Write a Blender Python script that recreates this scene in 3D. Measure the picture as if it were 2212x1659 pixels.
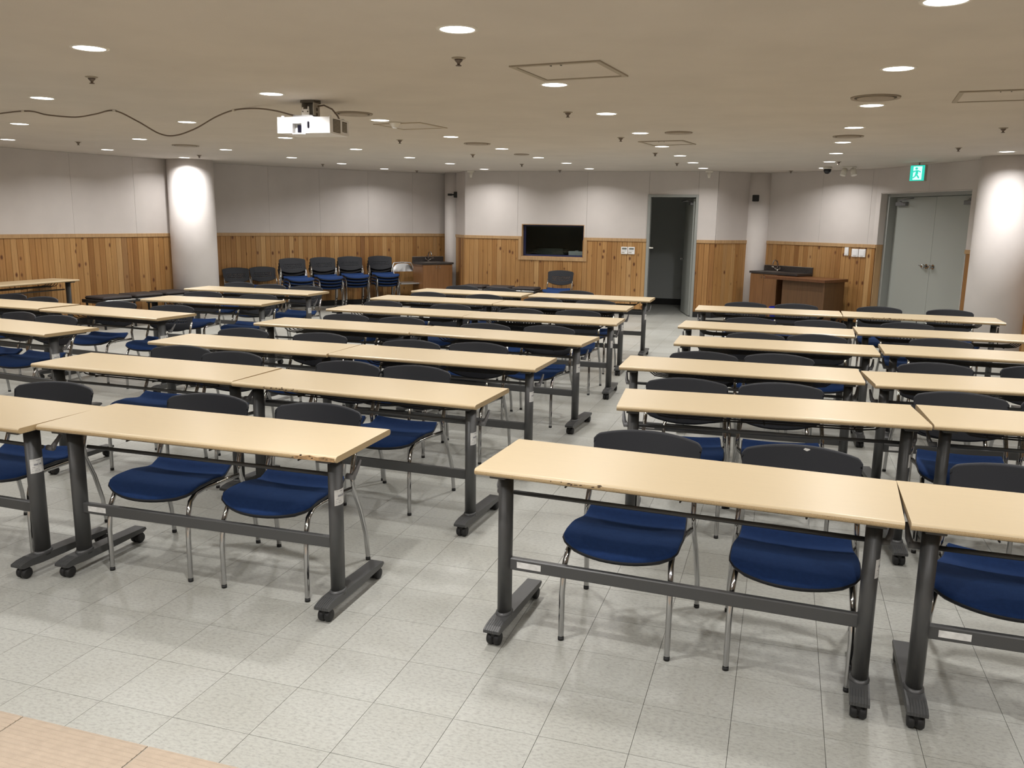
import bpy, bmesh, math, random
from math import sin, cos, pi, radians, atan2, hypot
from mathutils import Vector, Matrix
for o in list(bpy.data.objects): bpy.data.objects.remove(o)
S = bpy.context.scene
COL = S.collection
R = random.Random(7)

# ------------------------------------------------------------------ camera
F, PIT, ROL, HC = 1839.26, 0.192253, 0.015261, 1.65822
cp, sp = cos(PIT), sin(PIT); cr, sr = cos(ROL), sin(ROL)
fwd = Vector((0, cp, -sp)); rt = Vector((1, 0, 0)); up = Vector((0, sp, cp))
r2 = rt*cr + up*sr; u2 = -rt*sr + up*cr
M = Matrix(((r2.x, u2.x, -fwd.x, 0), (r2.y, u2.y, -fwd.y, 0), (r2.z, u2.z, -fwd.z, HC), (0, 0, 0, 1)))
cd = bpy.data.cameras.new('camera'); cam = bpy.data.objects.new('camera', cd); COL.objects.link(cam)
cam.matrix_world = M; cd.sensor_width = 36; cd.lens = 36*F/2212; cd.clip_start = 0.05; cd.clip_end = 100
S.camera = cam
# ------------------------------------------------------------------ world, exposure, lamp power
FRONT_W = 14.0  # watts of each unseen lamp added behind the camera
LAMP_W = 7.3           # watts of each ceiling downlight
w = bpy.data.worlds.new('world'); S.world = w; w.use_nodes = True
w.node_tree.nodes['Background'].inputs[0].default_value = (0.02, 0.02, 0.02, 1)
w.node_tree.nodes['Background'].inputs[1].default_value = 0.2
S.view_settings.view_transform = 'Standard'; S.view_settings.look = 'None'
S.view_settings.gamma = 1; S.view_settings.use_curve_mapping = False
S.view_settings.exposure = 1.0
S.cycles.max_bounces = 8; S.cycles.diffuse_bounces = 5; S.cycles.glossy_bounces = 4
S.cycles.sample_clamp_indirect = 6; S.cycles.use_denoising = True

H = 2.49    # ceiling height
RAIL = 1.34
HEAD = -0.3052   # heading of the floor tiles

# ------------------------------------------------------------------ materials
def nt(name):
    m = bpy.data.materials.new(name); m.use_nodes = True
    t = m.node_tree; b = t.nodes['Principled BSDF']
    return m, t, b
def N(t, typ, **k):
    n = t.nodes.new(typ)
    for a, v in k.items(): setattr(n, a, v)
    return n
def ramp(t, stops, interp='LINEAR'):
    n = t.nodes.new('ShaderNodeValToRGB'); e = n.color_ramp.elements
    n.color_ramp.interpolation = interp
    e[0].position, e[0].color = stops[0][0], (*stops[0][1], 1)
    e[1].position, e[1].color = stops[-1][0], (*stops[-1][1], 1)
    for p, c in stops[1:-1]:
        x = e.new(p); x.color = (*c, 1)
    return n
def simple(name, col, rough=0.5, metal=0.0, bump=0.0, bscale=200, var=0.0, spec=0.5, emit=None, es=0):
    m, t, b = nt(name)
    b.inputs['Base Color'].default_value = (*col, 1); b.inputs['Roughness'].default_value = rough
    b.inputs['Metallic'].default_value = metal; b.inputs['Specular IOR Level'].default_value = spec
    tc = N(t, 'ShaderNodeTexCoord')
    nz = N(t, 'ShaderNodeTexNoise'); nz.inputs['Scale'].default_value = bscale; nz.inputs['Detail'].default_value = 4
    t.links.new(tc.outputs['Object'], nz.inputs['Vector'])
    if bump:
        bp = N(t, 'ShaderNodeBump'); bp.inputs['Strength'].default_value = bump; bp.inputs['Distance'].default_value = 0.002
        t.links.new(nz.outputs['Fac'], bp.inputs['Height']); t.links.new(bp.outputs['Normal'], b.inputs['Normal'])
    if var:
        n2 = N(t, 'ShaderNodeTexNoise'); n2.inputs['Scale'].default_value = bscale*0.1; n2.inputs['Detail'].default_value = 5
        t.links.new(tc.outputs['Object'], n2.inputs['Vector'])
        r_ = ramp(t, [(0.3, tuple(c*(1-var) for c in col)), (0.7, tuple(min(1, c*(1+var)) for c in col))])
        t.links.new(n2.outputs['Fac'], r_.inputs[0]); t.links.new(r_.outputs[0], b.inputs['Base Color'])
    if emit:
        b.inputs['Emission Color'].default_value = (*emit, 1); b.inputs['Emission Strength'].default_value = es
    return m

def laminate(name, c, edge=False):
    m, t, b = nt(name)
    tc = N(t, 'ShaderNodeTexCoord'); mp = N(t, 'ShaderNodeMapping'); mp.inputs['Scale'].default_value = (1.2, 22, 22)
    t.links.new(tc.outputs['Object'], mp.inputs['Vector'])
    oi = N(t, 'ShaderNodeObjectInfo'); ad = N(t, 'ShaderNodeVectorMath', operation='ADD')
    t.links.new(mp.outputs[0], ad.inputs[0]); sc = N(t, 'ShaderNodeMath', operation='MULTIPLY'); sc.inputs[1].default_value = 37
    t.links.new(oi.outputs['Random'], sc.inputs[0]); t.links.new(sc.outputs[0], ad.inputs[1])
    nz = N(t, 'ShaderNodeTexNoise'); nz.inputs['Scale'].default_value = 5; nz.inputs['Detail'].default_value = 6
    t.links.new(ad.outputs[0], nz.inputs['Vector'])
    r_ = ramp(t, [(0.35, tuple(x*0.985 for x in c)), (0.65, tuple(min(1, x*1.01) for x in c))])
    t.links.new(nz.outputs['Fac'], r_.inputs[0])
    last = r_.outputs[0]
    if edge:   # worn speckle along the moulded edge
        n2 = N(t, 'ShaderNodeTexNoise'); n2.inputs['Scale'].default_value = 520; n2.inputs['Detail'].default_value = 3
        t.links.new(tc.outputs['Object'], n2.inputs['Vector'])
        r3 = ramp(t, [(0.30, (0.5, 0.47, 0.42)), (0.55, (1, 1, 1))]); t.links.new(n2.outputs['Fac'], r3.inputs[0])
        mx = N(t, 'ShaderNodeMixRGB', blend_type='MULTIPLY'); mx.inputs[0].default_value = 0.75
        t.links.new(last, mx.inputs[1]); t.links.new(r3.outputs[0], mx.inputs[2]); last = mx.outputs[0]
        n4 = N(t, 'ShaderNodeTexNoise'); n4.inputs['Scale'].default_value = 9; n4.inputs['Detail'].default_value = 8
        t.links.new(ad.outputs[0], n4.inputs['Vector'])
        r4 = ramp(t, [(0.69, (0, 0, 0)), (0.72, (1, 1, 1))]); t.links.new(n4.outputs['Fac'], r4.inputs[0])
        mx2 = N(t, 'ShaderNodeMixRGB'); t.links.new(r4.outputs[0], mx2.inputs[0]); t.links.new(last, mx2.inputs[1])
        mx2.inputs[2].default_value = (0.10, 0.06, 0.03, 1); last = mx2.outputs[0]
    t.links.new(last, b.inputs['Base Color'])
    b.inputs['Roughness'].default_value = 0.33; b.inputs['Specular IOR Level'].default_value = 0.45
    return m

def pine(name, cols, rough=0.45, knots=True):
    """orange pine boards: every board gets its own tone from Object Info Random"""
    m, t, b = nt(name)
    tc = N(t, 'ShaderNodeTexCoord'); oi = N(t, 'ShaderNodeObjectInfo')
    sc = N(t, 'ShaderNodeMath', operation='MULTIPLY'); sc.inputs[1].default_value = 53
    t.links.new(oi.outputs['Random'], sc.inputs[0])
    ad = N(t, 'ShaderNodeVectorMath', operation='ADD'); t.links.new(tc.outputs['Object'], ad.inputs[0]); t.links.new(sc.outputs[0], ad.inputs[1])
    mp = N(t, 'ShaderNodeMapping'); mp.inputs['Scale'].default_value = (28, 28, 1.1); t.links.new(ad.outputs[0], mp.inputs['Vector'])
    nz = N(t, 'ShaderNodeTexNoise'); nz.inputs['Scale'].default_value = 2.2; nz.inputs['Detail'].default_value = 5; nz.inputs['Distortion'].default_value = 0.4
    t.links.new(mp.outputs[0], nz.inputs['Vector'])
    base = ramp(t, cols); t.links.new(oi.outputs['Random'], base.inputs[0])
    gr = ramp(t, [(0.3, (0.62, 0.55, 0.5)), (0.6, (1.05, 1.05, 1.05))]); t.links.new(nz.outputs['Fac'], gr.inputs[0])
    mx = N(t, 'ShaderNodeMixRGB', blend_type='MULTIPLY'); mx.inputs[0].default_value = 0.55
    t.links.new(base.outputs[0], mx.inputs[1]); t.links.new(gr.outputs[0], mx.inputs[2])
    last = mx.outputs[0]
    if knots:
        mp2 = N(t, 'ShaderNodeMapping'); mp2.inputs['Scale'].default_value = (8, 8, 5.2); t.links.new(ad.outputs[0], mp2.inputs['Vector'])
        vo = N(t, 'ShaderNodeTexVoronoi'); vo.inputs['Scale'].default_value = 1.0; vo.inputs['Randomness'].default_value = 1
        t.links.new(mp2.outputs[0], vo.inputs['Vector'])
        kr = ramp(t, [(0.08, (1, 1, 1)), (0.19, (0, 0, 0))]); t.links.new(vo.outputs['Distance'], kr.inputs[0])
        mk = N(t, 'ShaderNodeMixRGB'); t.links.new(kr.outputs[0], mk.inputs[0]); t.links.new(last, mk.inputs[1])
        mk.inputs[2].default_value = (0.10, 0.03, 0.008, 1); last = mk.outputs[0]
    t.links.new(last, b.inputs['Base Color']); b.inputs['Roughness'].default_value = rough
    return m

def wall_white(name, c):
    m, t, b = nt(name)
    tc = N(t, 'ShaderNodeTexCoord')
    nz = N(t, 'ShaderNodeTexNoise'); nz.inputs['Scale'].default_value = 2.2; nz.inputs['Detail'].default_value = 7
    t.links.new(tc.outputs['Object'], nz.inputs['Vector'])
    r_ = ramp(t, [(0.3, tuple(x*0.93 for x in c)), (0.65, c)]); t.links.new(nz.outputs['Fac'], r_.inputs[0])
    t.links.new(r_.outputs[0], b.inputs['Base Color'])
    n2 = N(t, 'ShaderNodeTexNoise'); n2.inputs['Scale'].default_value = 160
    t.links.new(tc.outputs['Object'], n2.inputs['Vector'])
    bp = N(t, 'ShaderNodeBump'); bp.inputs['Strength'].default_value = 0.25; bp.inputs['Distance'].default_value = 0.002
    t.links.new(n2.outputs['Fac'], bp.inputs['Height']); t.links.new(bp.outputs['Normal'], b.inputs['Normal'])
    b.inputs['Roughness'].default_value = 0.75; b.inputs['Specular IOR Level'].default_value = 0.3
    return m

def vinyl(name, c, stripe=False):
    m, t, b = nt(name)
    geo = N(t, 'ShaderNodeNewGeometry')
    rot = N(t, 'ShaderNodeVectorRotate', rotation_type='Z_AXIS'); rot.inputs['Angle'].default_value = -HEAD
    t.links.new(geo.outputs['Position'], rot.inputs['Vector'])
    # each tile's own tone
    dv = N(t, 'ShaderNodeVectorMath', operation='ADD'); dv.inputs[1].default_value = (TX0, TY0, 0)
    t.links.new(rot.outputs[0], dv.inputs[0])
    d2 = N(t, 'ShaderNodeVectorMath', operation='SCALE'); d2.inputs['Scale'].default_value = 1/TS; t.links.new(dv.outputs[0], d2.inputs[0])
    fl = N(t, 'ShaderNodeVectorMath', operation='FLOOR'); t.links.new(d2.outputs[0], fl.inputs[0])
    sep = N(t, 'ShaderNodeSeparateXYZ'); t.links.new(fl.outputs[0], sep.inputs[0]); cmb = N(t, 'ShaderNodeCombineXYZ')
    t.links.new(sep.outputs[0], cmb.inputs[0]); t.links.new(sep.outputs[1], cmb.inputs[1])
    wn = N(t, 'ShaderNodeTexWhiteNoise'); t.links.new(cmb.outputs[0], wn.inputs['Vector'])
    tr = ramp(t, [(0, (0.93, 0.93, 0.92)), (1, (1.02, 1.02, 1.02))]); t.links.new(wn.outputs['Value'], tr.inputs[0])
    # mottling, slightly stretched along the tile
    mp = N(t, 'ShaderNodeMapping'); mp.inputs['Scale'].default_value = (42, 75, 1); t.links.new(rot.outputs[0], mp.inputs['Vector'])
    nz = N(t, 'ShaderNodeTexNoise'); nz.inputs['Scale'].default_value = 1.3; nz.inputs['Detail'].default_value = 8; nz.inputs['Roughness'].default_value = 0.7
    t.links.new(mp.outputs[0], nz.inputs['Vector'])
    r_ = ramp(t, [(0.36, tuple(x*0.78 for x in c)), (0.5, c), (0.66, tuple(min(1, x*1.10) for x in c))]); t.links.new(nz.outputs['Fac'], r_.inputs[0])
    n3 = N(t, 'ShaderNodeTexNoise'); n3.inputs['Scale'].default_value = 1.4; n3.inputs['Detail'].default_value = 5; t.links.new(rot.outputs[0], n3.inputs['Vector'])
    r3 = ramp(t, [(0.35, (0.9, 0.89, 0.87)), (0.6, (1, 1, 1))]); t.links.new(n3.outputs['Fac'], r3.inputs[0])
    a = N(t, 'ShaderNodeMixRGB', blend_type='MULTIPLY'); a.inputs[0].default_value = 1; t.links.new(r_.outputs[0], a.inputs[1]); t.links.new(tr.outputs[0], a.inputs[2])
    a2 = N(t, 'ShaderNodeMixRGB', blend_type='MULTIPLY'); a2.inputs[0].default_value = 1; t.links.new(a.outputs[0], a2.inputs[1]); t.links.new(r3.outputs[0], a2.inputs[2])
    t.links.new(a2.outputs[0], b.inputs['Base Color'])
    rr = ramp(t, [(0.3, (0.34,)*3), (0.7, (0.46,)*3)]); t.links.new(n3.outputs['Fac'], rr.inputs[0])
    t.links.new(rr.outputs[0], b.inputs['Roughness'])
    b.inputs['Specular IOR Level'].default_value = 0.4
    return m

TS = 0.29725
# grid origin in tile frame
_ox, _oy = -1.68773, 2.76289
GX = _ox*cos(HEAD) + _oy*sin(HEAD); GY = -_ox*sin(HEAD) + _oy*cos(HEAD)
TX0, TY0 = -GX, -GY

M_TOP = laminate('laminate_top', (0.525, 0.424, 0.272))
M_EDGE = laminate('laminate_edge', (0.4608, 0.342, 0.1908), edge=True)
M_STEEL = simple('grey_painted_steel', (0.053, 0.054, 0.054), 0.42, bump=0.15, bscale=500)
M_STEEL2 = simple('dark_steel', (0.022, 0.021, 0.02), 0.5)
M_LEVER = simple('grey_plastic', (0.16, 0.16, 0.165), 0.4)
M_RUBBER = simple('black_rubber', (0.008, 0.008, 0.008), 0.6)
M_CHROME = simple('chrome', (0.46, 0.46, 0.46), 0.1, metal=1.0)
M_PLASTIC = simple('black_plastic', (0.0080, 0.0095, 0.0135), 0.5, bump=0.4, bscale=900, spec=0.35)
M_FABRIC = simple('blue_fabric', (0.0085, 0.027, 0.095), 0.95, bump=0.8, bscale=700, var=0.12, spec=0.2)
_b = M_FABRIC.node_tree.nodes['Principled BSDF']; _b.inputs['Sheen Weight'].default_value = 0.25; _b.inputs['Sheen Tint'].default_value = (0.15, 0.35, 0.9, 1); _b.inputs['Sheen Roughness'].default_value = 0.4
M_PAPER = simple('paper_sticker', (0.62, 0.62, 0.60), 0.6, var=0.15, bscale=400)
M_INK = simple('ink', (0.26, 0.26, 0.28), 0.6)
M_WALL = wall_white('painted_panel', (0.57, 0.53, 0.503))
M_PILLAR = wall_white('painted_plaster', (0.76, 0.72, 0.70))
M_CEIL = wall_white('ceiling_paint', (0.60, 0.556, 0.502))
M_BACK = simple('dark_gap', (0.03, 0.016, 0.008), 0.9)
M_JOINT = simple('grey_joint', (0.25, 0.22, 0.19), 0.9)
PINES = [(0.0, (0.432, 0.2448, 0.09)), (0.3, (0.36, 0.1872, 0.0612)), (0.45, (0.2592, 0.1188, 0.0324)), (0.55, (0.4032, 0.2232, 0.0792)), (0.75, (0.3168, 0.1548, 0.0468)), (0.92, (0.4752, 0.288, 0.1188)), (1.0, (0.1584, 0.0576, 0.0144))]
M_PINE = pine('pine_board', PINES)
M_RAILW = pine('pine_rail', [(0, (0.4464, 0.288, 0.144)), (1, (0.4176, 0.2628, 0.126))], knots=False)
M_VINYL = vinyl('vinyl_tile', (0.352, 0.355, 0.328))
M_GROUT = simple('tile_joint', (0.16, 0.155, 0.14), 0.8)
M_DOOR = simple('grey_green_door', (0.33, 0.345, 0.32), 0.4, bump=0.1, bscale=40)
M_FRAME = simple('door_frame', (0.27, 0.28, 0.265), 0.4)
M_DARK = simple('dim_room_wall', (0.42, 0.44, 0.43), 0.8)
M_BLACK = simple('black_base', (0.006, 0.006, 0.006), 0.6)
M_CAB = pine('cabinet_veneer', [(0, (0.22, 0.105, 0.04)), (1, (0.20, 0.095, 0.036))], rough=0.4, knots=False)
M_DESKW = pine('desk_veneer', [(0, (0.13, 0.05, 0.018)), (1, (0.12, 0.048, 0.017))], rough=0.35, knots=False)
M_DESKP = pine('desk_panel_veneer', [(0, (0.12, 0.058, 0.022)), (1, (0.11, 0.055, 0.02))], rough=0.5, knots=False)
M_COUNTER = simple('dark_counter', (0.035, 0.03, 0.028), 0.35, var=0.5, bscale=900)
M_WHITE = simple('white_plastic', (0.80, 0.80, 0.80), 0.35)
M_GREYP = simple('grey_beige_plastic', (0.42, 0.39, 0.33), 0.5)
M_IVORY = simple('ivory_plastic', (0.72, 0.69, 0.62), 0.4)
M_CUSH = simple('brown_black_cushion', (0.022, 0.016, 0.015), 0.7, bump=0.5, bscale=500)
M_ALU = simple('brushed_aluminium', (0.42, 0.42, 0.42), 0.32, metal=0.9)
M_CABLE = simple('brown_cable', (0.19, 0.145, 0.11), 0.5)
M_SCREEN = simple('lcd_screen', (0.16, 0.17, 0.15), 0.3)
M_LENSB = simple('black_glass', (0.004, 0.004, 0.008), 0.08)
M_BLUEP = simple('blue_plastic', (0.006, 0.02, 0.35), 0.4)
M_NAVY = simple('navy_paint', (0.012, 0.018, 0.075), 0.5)
M_LAMP = simple('lamp_lens', (1, 1, 1), 0.5, emit=(1.0, 0.98, 0.97), es=4)
M_GREEN = simple('exit_green', (0.0, 0.5, 0.3), 0.5, emit=(0.02, 0.36, 0.29), es=0.8)
M_EXITW = simple('exit_white', (0.8, 1, 0.95), 0.5, emit=(0.55, 0.95, 0.85), es=0.55)
M_VENT = simple('vent_paint', (0.34, 0.29, 0.235), 0.6)
M_VENTD = simple('vent_shadow', (0.10, 0.085, 0.065), 0.8)
M_LINE = simple('hatch_frame', (0.36, 0.315, 0.25), 0.6)
M_BRASS = simple('sprinkler_metal', (0.16, 0.13, 0.11), 0.4, metal=0.6)
M_MAT = simple('tan_ribbed_vinyl', (0.335, 0.27, 0.203), 0.6, bump=0.6, bscale=260, var=0.06)
mg, tg, bg = nt('window_glass'); tg.nodes.remove(bg)
_t = N(tg, 'ShaderNodeBsdfTransparent'); _t.inputs[0].default_value = (0.85, 0.9, 0.9, 1); _g = N(tg, 'ShaderNodeBsdfGlossy'); _g.inputs['Roughness'].default_value = 0.02
_f = N(tg, 'ShaderNodeFresnel'); _f.inputs[0].default_value = 1.3; _x = N(tg, 'ShaderNodeMixShader')
tg.links.new(_f.outputs[0], _x.inputs[0]); tg.links.new(_t.outputs[0], _x.inputs[1]); tg.links.new(_g.outputs[0], _x.inputs[2])
tg.links.new(_x.outputs[0], tg.nodes['Material Output'].inputs['Surface']); M_GLASS = mg

# ------------------------------------------------------------------ mesh helpers
class MB:
    def __init__(s): s.v = []; s.f = []; s.m = []; s.sm = []
    def add(s, vs, fs, mi=0, smooth=False):
        o = len(s.v); s.v += [tuple(v) for v in vs]
        for f in fs: s.f.append(tuple(i+o for i in f)); s.m.append(mi); s.sm.append(smooth)
        return s
    def box(s, x0, x1, y0, y1, z0, z1, mi=0, bev=0.0):
        if bev <= 0:
            vs = [(x, y, z) for z in (z0, z1) for y in (y0, y1) for x in (x0, x1)]
            return s.add(vs, [(0, 2, 3, 1), (4, 5, 7, 6), (0, 1, 5, 4), (2, 6, 7, 3), (0, 4, 6, 2), (1, 3, 7, 5)], mi)
        b = bev; vs = []; idx = {}
        xs, ys, zs = (x0, x1), (y0, y1), (z0, z1)
        for ix in (0, 1):
            for iy in (0, 1):
                for iz in (0, 1):
                    X, Y, Z = xs[ix], ys[iy], zs[iz]; dx = b*(1-2*ix); dy = b*(1-2*iy); dz = b*(1-2*iz)
                    for a, p in enumerate([(X, Y+dy, Z+dz), (X+dx, Y, Z+dz), (X+dx, Y+dy, Z)]):
                        idx[ix, iy, iz, a] = len(vs); vs.append(p)
        fs = []
        for i in (0, 1):
            q = [idx[i, 0, 0, 0], idx[i, 1, 0, 0], idx[i, 1, 1, 0], idx[i, 0, 1, 0]]; fs.append(q if i else q[::-1])
            q = [idx[0, i, 0, 1], idx[0, i, 1, 1], idx[1, i, 1, 1], idx[1, i, 0, 1]]; fs.append(q if i else q[::-1])
            q = [idx[0, 0, i, 2], idx[1, 0, i, 2], idx[1, 1, i, 2], idx[0, 1, i, 2]]; fs.append(q if i else q[::-1])
        for i in (0, 1):
            for j in (0, 1):
                q = [idx[i, j, 0, 0], idx[i, j, 1, 0], idx[i, j, 1, 1], idx[i, j, 0, 1]]; fs.append(q if (i ^ j) else q[::-1])
                q = [idx[i, 0, j, 0], idx[i, 0, j, 2], idx[i, 1, j, 2], idx[i, 1, j, 0]]; fs.append(q if (i ^ j) else q[::-1])
                q = [idx[0, i, j, 1], idx[0, i, j, 2], idx[1, i, j, 2], idx[1, i, j, 1]]; fs.append(q[::-1] if (i ^ j) else q)
                for k in (0, 1):
                    q = [idx[i, j, k, 0], idx[i, j, k, 1], idx[i, j, k, 2]]; fs.append(q if (i ^ j ^ k) else q[::-1])
        return s.add(vs, fs, mi)
    def tube(s, pts, r, n=10, mi=0, cap=True, ry=None):
        pts = [Vector(p) for p in pts]; rs = r if isinstance(r, (list, tuple)) else [r]*len(pts)
        vs = []; prev = None
        for i, p in enumerate(pts):
            if i == 0: d = pts[1]-p
            elif i == len(pts)-1: d = p-pts[i-1]
            else: d = (pts[i+1]-p).normalized() + (p-pts[i-1]).normalized()
            d.normalize()
            if prev is None:
                a = Vector((0, 0, 1)) if abs(d.z) < 0.9 else Vector((1, 0, 0))
                x = d.cross(a).normalized()
            else: x = (prev - d*prev.dot(d)).normalized()
            y = d.cross(x); prev = x
            for k in range(n):
                a = 2*pi*k/n; vs.append(p + x*(rs[i]*cos(a)) + y*((ry or rs[i])*sin(a)))
        fs = [(i*n+k, i*n+(k+1) % n, (i+1)*n+(k+1) % n, (i+1)*n+k) for i in range(len(pts)-1) for k in range(n)]
        s.add(vs, fs, mi, True)
        if cap:
            o = len(s.v)-len(vs)
            s.f.append(tuple(o+k for k in reversed(range(n)))); s.m.append(mi); s.sm.append(False)
            s.f.append(tuple(o+(len(pts)-1)*n+k for k in range(n))); s.m.append(mi); s.sm.append(False)
        return s
    def lathe(s, prof, n=24, mi=0, c=(0, 0, 0), smooth=True, axis='z', sy=1.0):
        vs = []
        for r, z in prof:
            for k in range(n):
                a = 2*pi*k/n; p = (r*cos(a), r*sin(a)*sy, z)
                if axis == 'x': p = (p[2], p[0], p[1])
                if axis == 'y': p = (p[0], p[2], -p[1])
                vs.append((c[0]+p[0], c[1]+p[1], c[2]+p[2]))
        fs = [(i*n+k, i*n+(k+1) % n, (i+1)*n+(k+1) % n, (i+1)*n+k) for i in range(len(prof)-1) for k in range(n)]
        s.add(vs, fs, mi, smooth); o = len(s.v)-len(vs)
        if prof[0][0] > 1e-5: s.f.append(tuple(o+k for k in reversed(range(n)))); s.m.append(mi); s.sm.append(False)
        if prof[-1][0] > 1e-5: s.f.append(tuple(o+(len(prof)-1)*n+k for k in range(n))); s.m.append(mi); s.sm.append(False)
        return s
    def prism(s, poly, a, b, axis='z', mi=0, mis=None):
        """poly 2D outline (ccw) extruded from a to b along the axis"""
        n = len(poly)
        def P(p, q):
            return {'z': (p[0], p[1], q), 'x': (q, p[0], p[1]), 'y': (p[0], q, p[1])}[axis]
        vs = [P(p, a) for p in poly] + [P(p, b) for p in poly]
        fs = [tuple(reversed(range(n))), tuple(range(n, 2*n))] + [(k, (k+1) % n, n+(k+1) % n, n+k) for k in range(n)]
        o = len(s.v); s.v += vs
        for i, f in enumerate(fs):
            s.f.append(tuple(o+j for j in f)); s.m.append(mi if (mis is None or i < 2) else mis[i-2]); s.sm.append(False)
        return s
    def build(s, name, mats, parent=None, loc=None, rz=0, label=None):
        me = bpy.data.meshes.new(name); me.from_pydata([tuple(v) for v in s.v], [], s.f)
        for m in (mats if isinstance(mats, (list, tuple)) else [mats]): me.materials.append(m)
        me.polygons.foreach_set('material_index', s.m); me.polygons.foreach_set('use_smooth', s.sm)
        me.update()
        bm = bmesh.new(); bm.from_mesh(me); bmesh.ops.recalc_face_normals(bm, faces=bm.faces); bm.to_mesh(me); bm.free()
        o = bpy.data.objects.new(name, me); COL.objects.link(o)
        if parent: o.parent = parent
        if loc is not None: o.location = loc
        o.rotation_euler = (0, 0, rz)
        if label: o['label'] = label
        return o

def tag(o, label, cat, group=None, kind=None):
    o['label'] = label
    if cat: o['category'] = cat
    if group: o['group'] = group
    if kind: o['kind'] = kind
    return o
def thing(name, label, cat, loc=(0, 0, 0), rz=0, group=None, kind=None):
    o = bpy.data.objects.new(name, None); COL.objects.link(o); o.empty_display_size = 0.1
    o.location = loc; o.rotation_euler = (0, 0, rz)
    return tag(o, label, cat, group, kind)
def inst(src, parent, loc=(0, 0, 0), rot=(0, 0, 0), scale=None):
    c = src.copy(); COL.objects.link(c); c.parent = parent; c.location = loc; c.rotation_euler = rot
    if scale: c.scale = scale
    return c
def dup(root, loc, rz, label, group=None):
    r = root.copy(); COL.objects.link(r); r.location = loc; r.rotation_euler = (0, 0, rz); r['label'] = label
    if group: r['group'] = group
    for ch in list(root.children):
        c = ch.copy(); COL.objects.link(c); c.parent = r
        for g in ch.children:
            d = g.copy(); COL.objects.link(d); d.parent = c
    return r

# ------------------------------------------------------------------ plan of the room (metres)
LEFT = [(-6.3, -2.2), (-7.9, 1.2), (-8.2, 5.0), (-7.85, 8.6), (-6.98, 11.62), (-6.42, 12.6), (-5.86, 13.4), (-5.36, 14.15)]
BACKL = [(-5.36, 14.15), (-5.09, 14.66), (-4.33, 15.3), (-3.56, 15.86), (-2.76, 16.36), (-1.98, 16.8), (-1.15, 17.22)]
RET_L = [(-1.11, 16.6), (-0.91, 16.03)]
CEN = [(-0.91, 16.03), (3.45, 14.83)]
RET_R = [(3.45, 14.83), (4.1, 15.2)]
RIGHT = [(4.3, 15.3), (5.61, 13.51)]
DOORW = [(5.61, 13.51), (6.0, 11.2)]
RIGHT2 = [(6.0, 11.2), (6.4, 10.2), (6.6, 8.0), (6.3, 4.0), (5.2, 0.6), (3.4, -2.6)]
FRONT = [(3.4, -2.6), (-6.3, -2.2)]

# ------------------------------------------------------------------ floor
fl = MB()
outer = [(-9.5, -4), (8.5, -4), (8.5, 19), (-9.5, 19)]
fl.box(-9.5, 8.5, -4, 19, -0.12, -0.0035)
floor = fl.build('floor', M_GROUT); tag(floor, 'grey mottled vinyl tile floor of the classroom', 'floor', kind='structure')
def px(x, y, z):
    d = Vector((x, y, z-HC)); q = d.dot(fwd)
    if q < 0.2: return None
    return 1106 + F*d.dot(r2)/q, 829.5 - F*d.dot(u2)/q
tm = MB(); g = 0.0009; h_ = TS/2
tm.add([(-h_+g, -h_+g, 0), (h_-g, -h_+g, 0), (h_-g, h_-g, 0), (-h_+g, h_-g, 0), (-h_+g, -h_+g, -0.003), (h_-g, -h_+g, -0.003), (h_-g, h_-g, -0.003), (-h_+g, h_-g, -0.003)],
       [(0, 1, 2, 3), (0, 4, 5, 1), (1, 5, 6, 2), (2, 6, 7, 3), (3, 7, 4, 0)])
cells = []
e = Vector((cos(HEAD), sin(HEAD), 0)); n_ = Vector((-sin(HEAD), cos(HEAD), 0)); O = Vector((_ox, _oy, 0))
for i in range(-40, 45):
    for j in range(-24, 56):
        c = O + e*(TS*(i+0.5)) + n_*(TS*(j+0.5))
        if not (-9.3 < c.x < 8.3 and -3.8 < c.y < 18.8): continue
        q = px(c.x, c.y, 0)
        vis = q is not None and -120 < q[0] < 2332 and q[1] < 1780
        cells.append((0 if vis else 1, c.length, c, i, j))
cells.sort(key=lambda a: (a[0], a[1]))
MATJ = -1.55        # the tan strip starts on this tile-frame line
def in_mat(c): return (-c.x*sin(HEAD) + c.y*cos(HEAD)) < (MATY-0.5*TS)
MATY = -(-1.712)*sin(HEAD) + 2.607*cos(HEAD)
MATY = -(-1.45)*sin(HEAD) + 2.52*cos(HEAD)
first = None; rest = MB(); cnt = 0
for vis, dist, c, i, j in cells:
    if vis == 0 and cnt < 296 and not in_mat(c):
        if first is None:
            first = tm.build('vinyl_tile', M_VINYL, floor, loc=c, rz=HEAD)
        else:
            o = inst(first, floor, c, (0, 0, HEAD))
        cnt += 1
    else:
        ce, se = cos(HEAD), sin(HEAD)
        vs = [(c.x+a*ce-b*se, c.y+a*se+b*ce, z) for a, b, z in tm.v]
        rest.add(vs, tm.f)
ro = rest.build('vinyl_tile_field', M_VINYL, floor); ro['kind'] = 'stuff'

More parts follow.
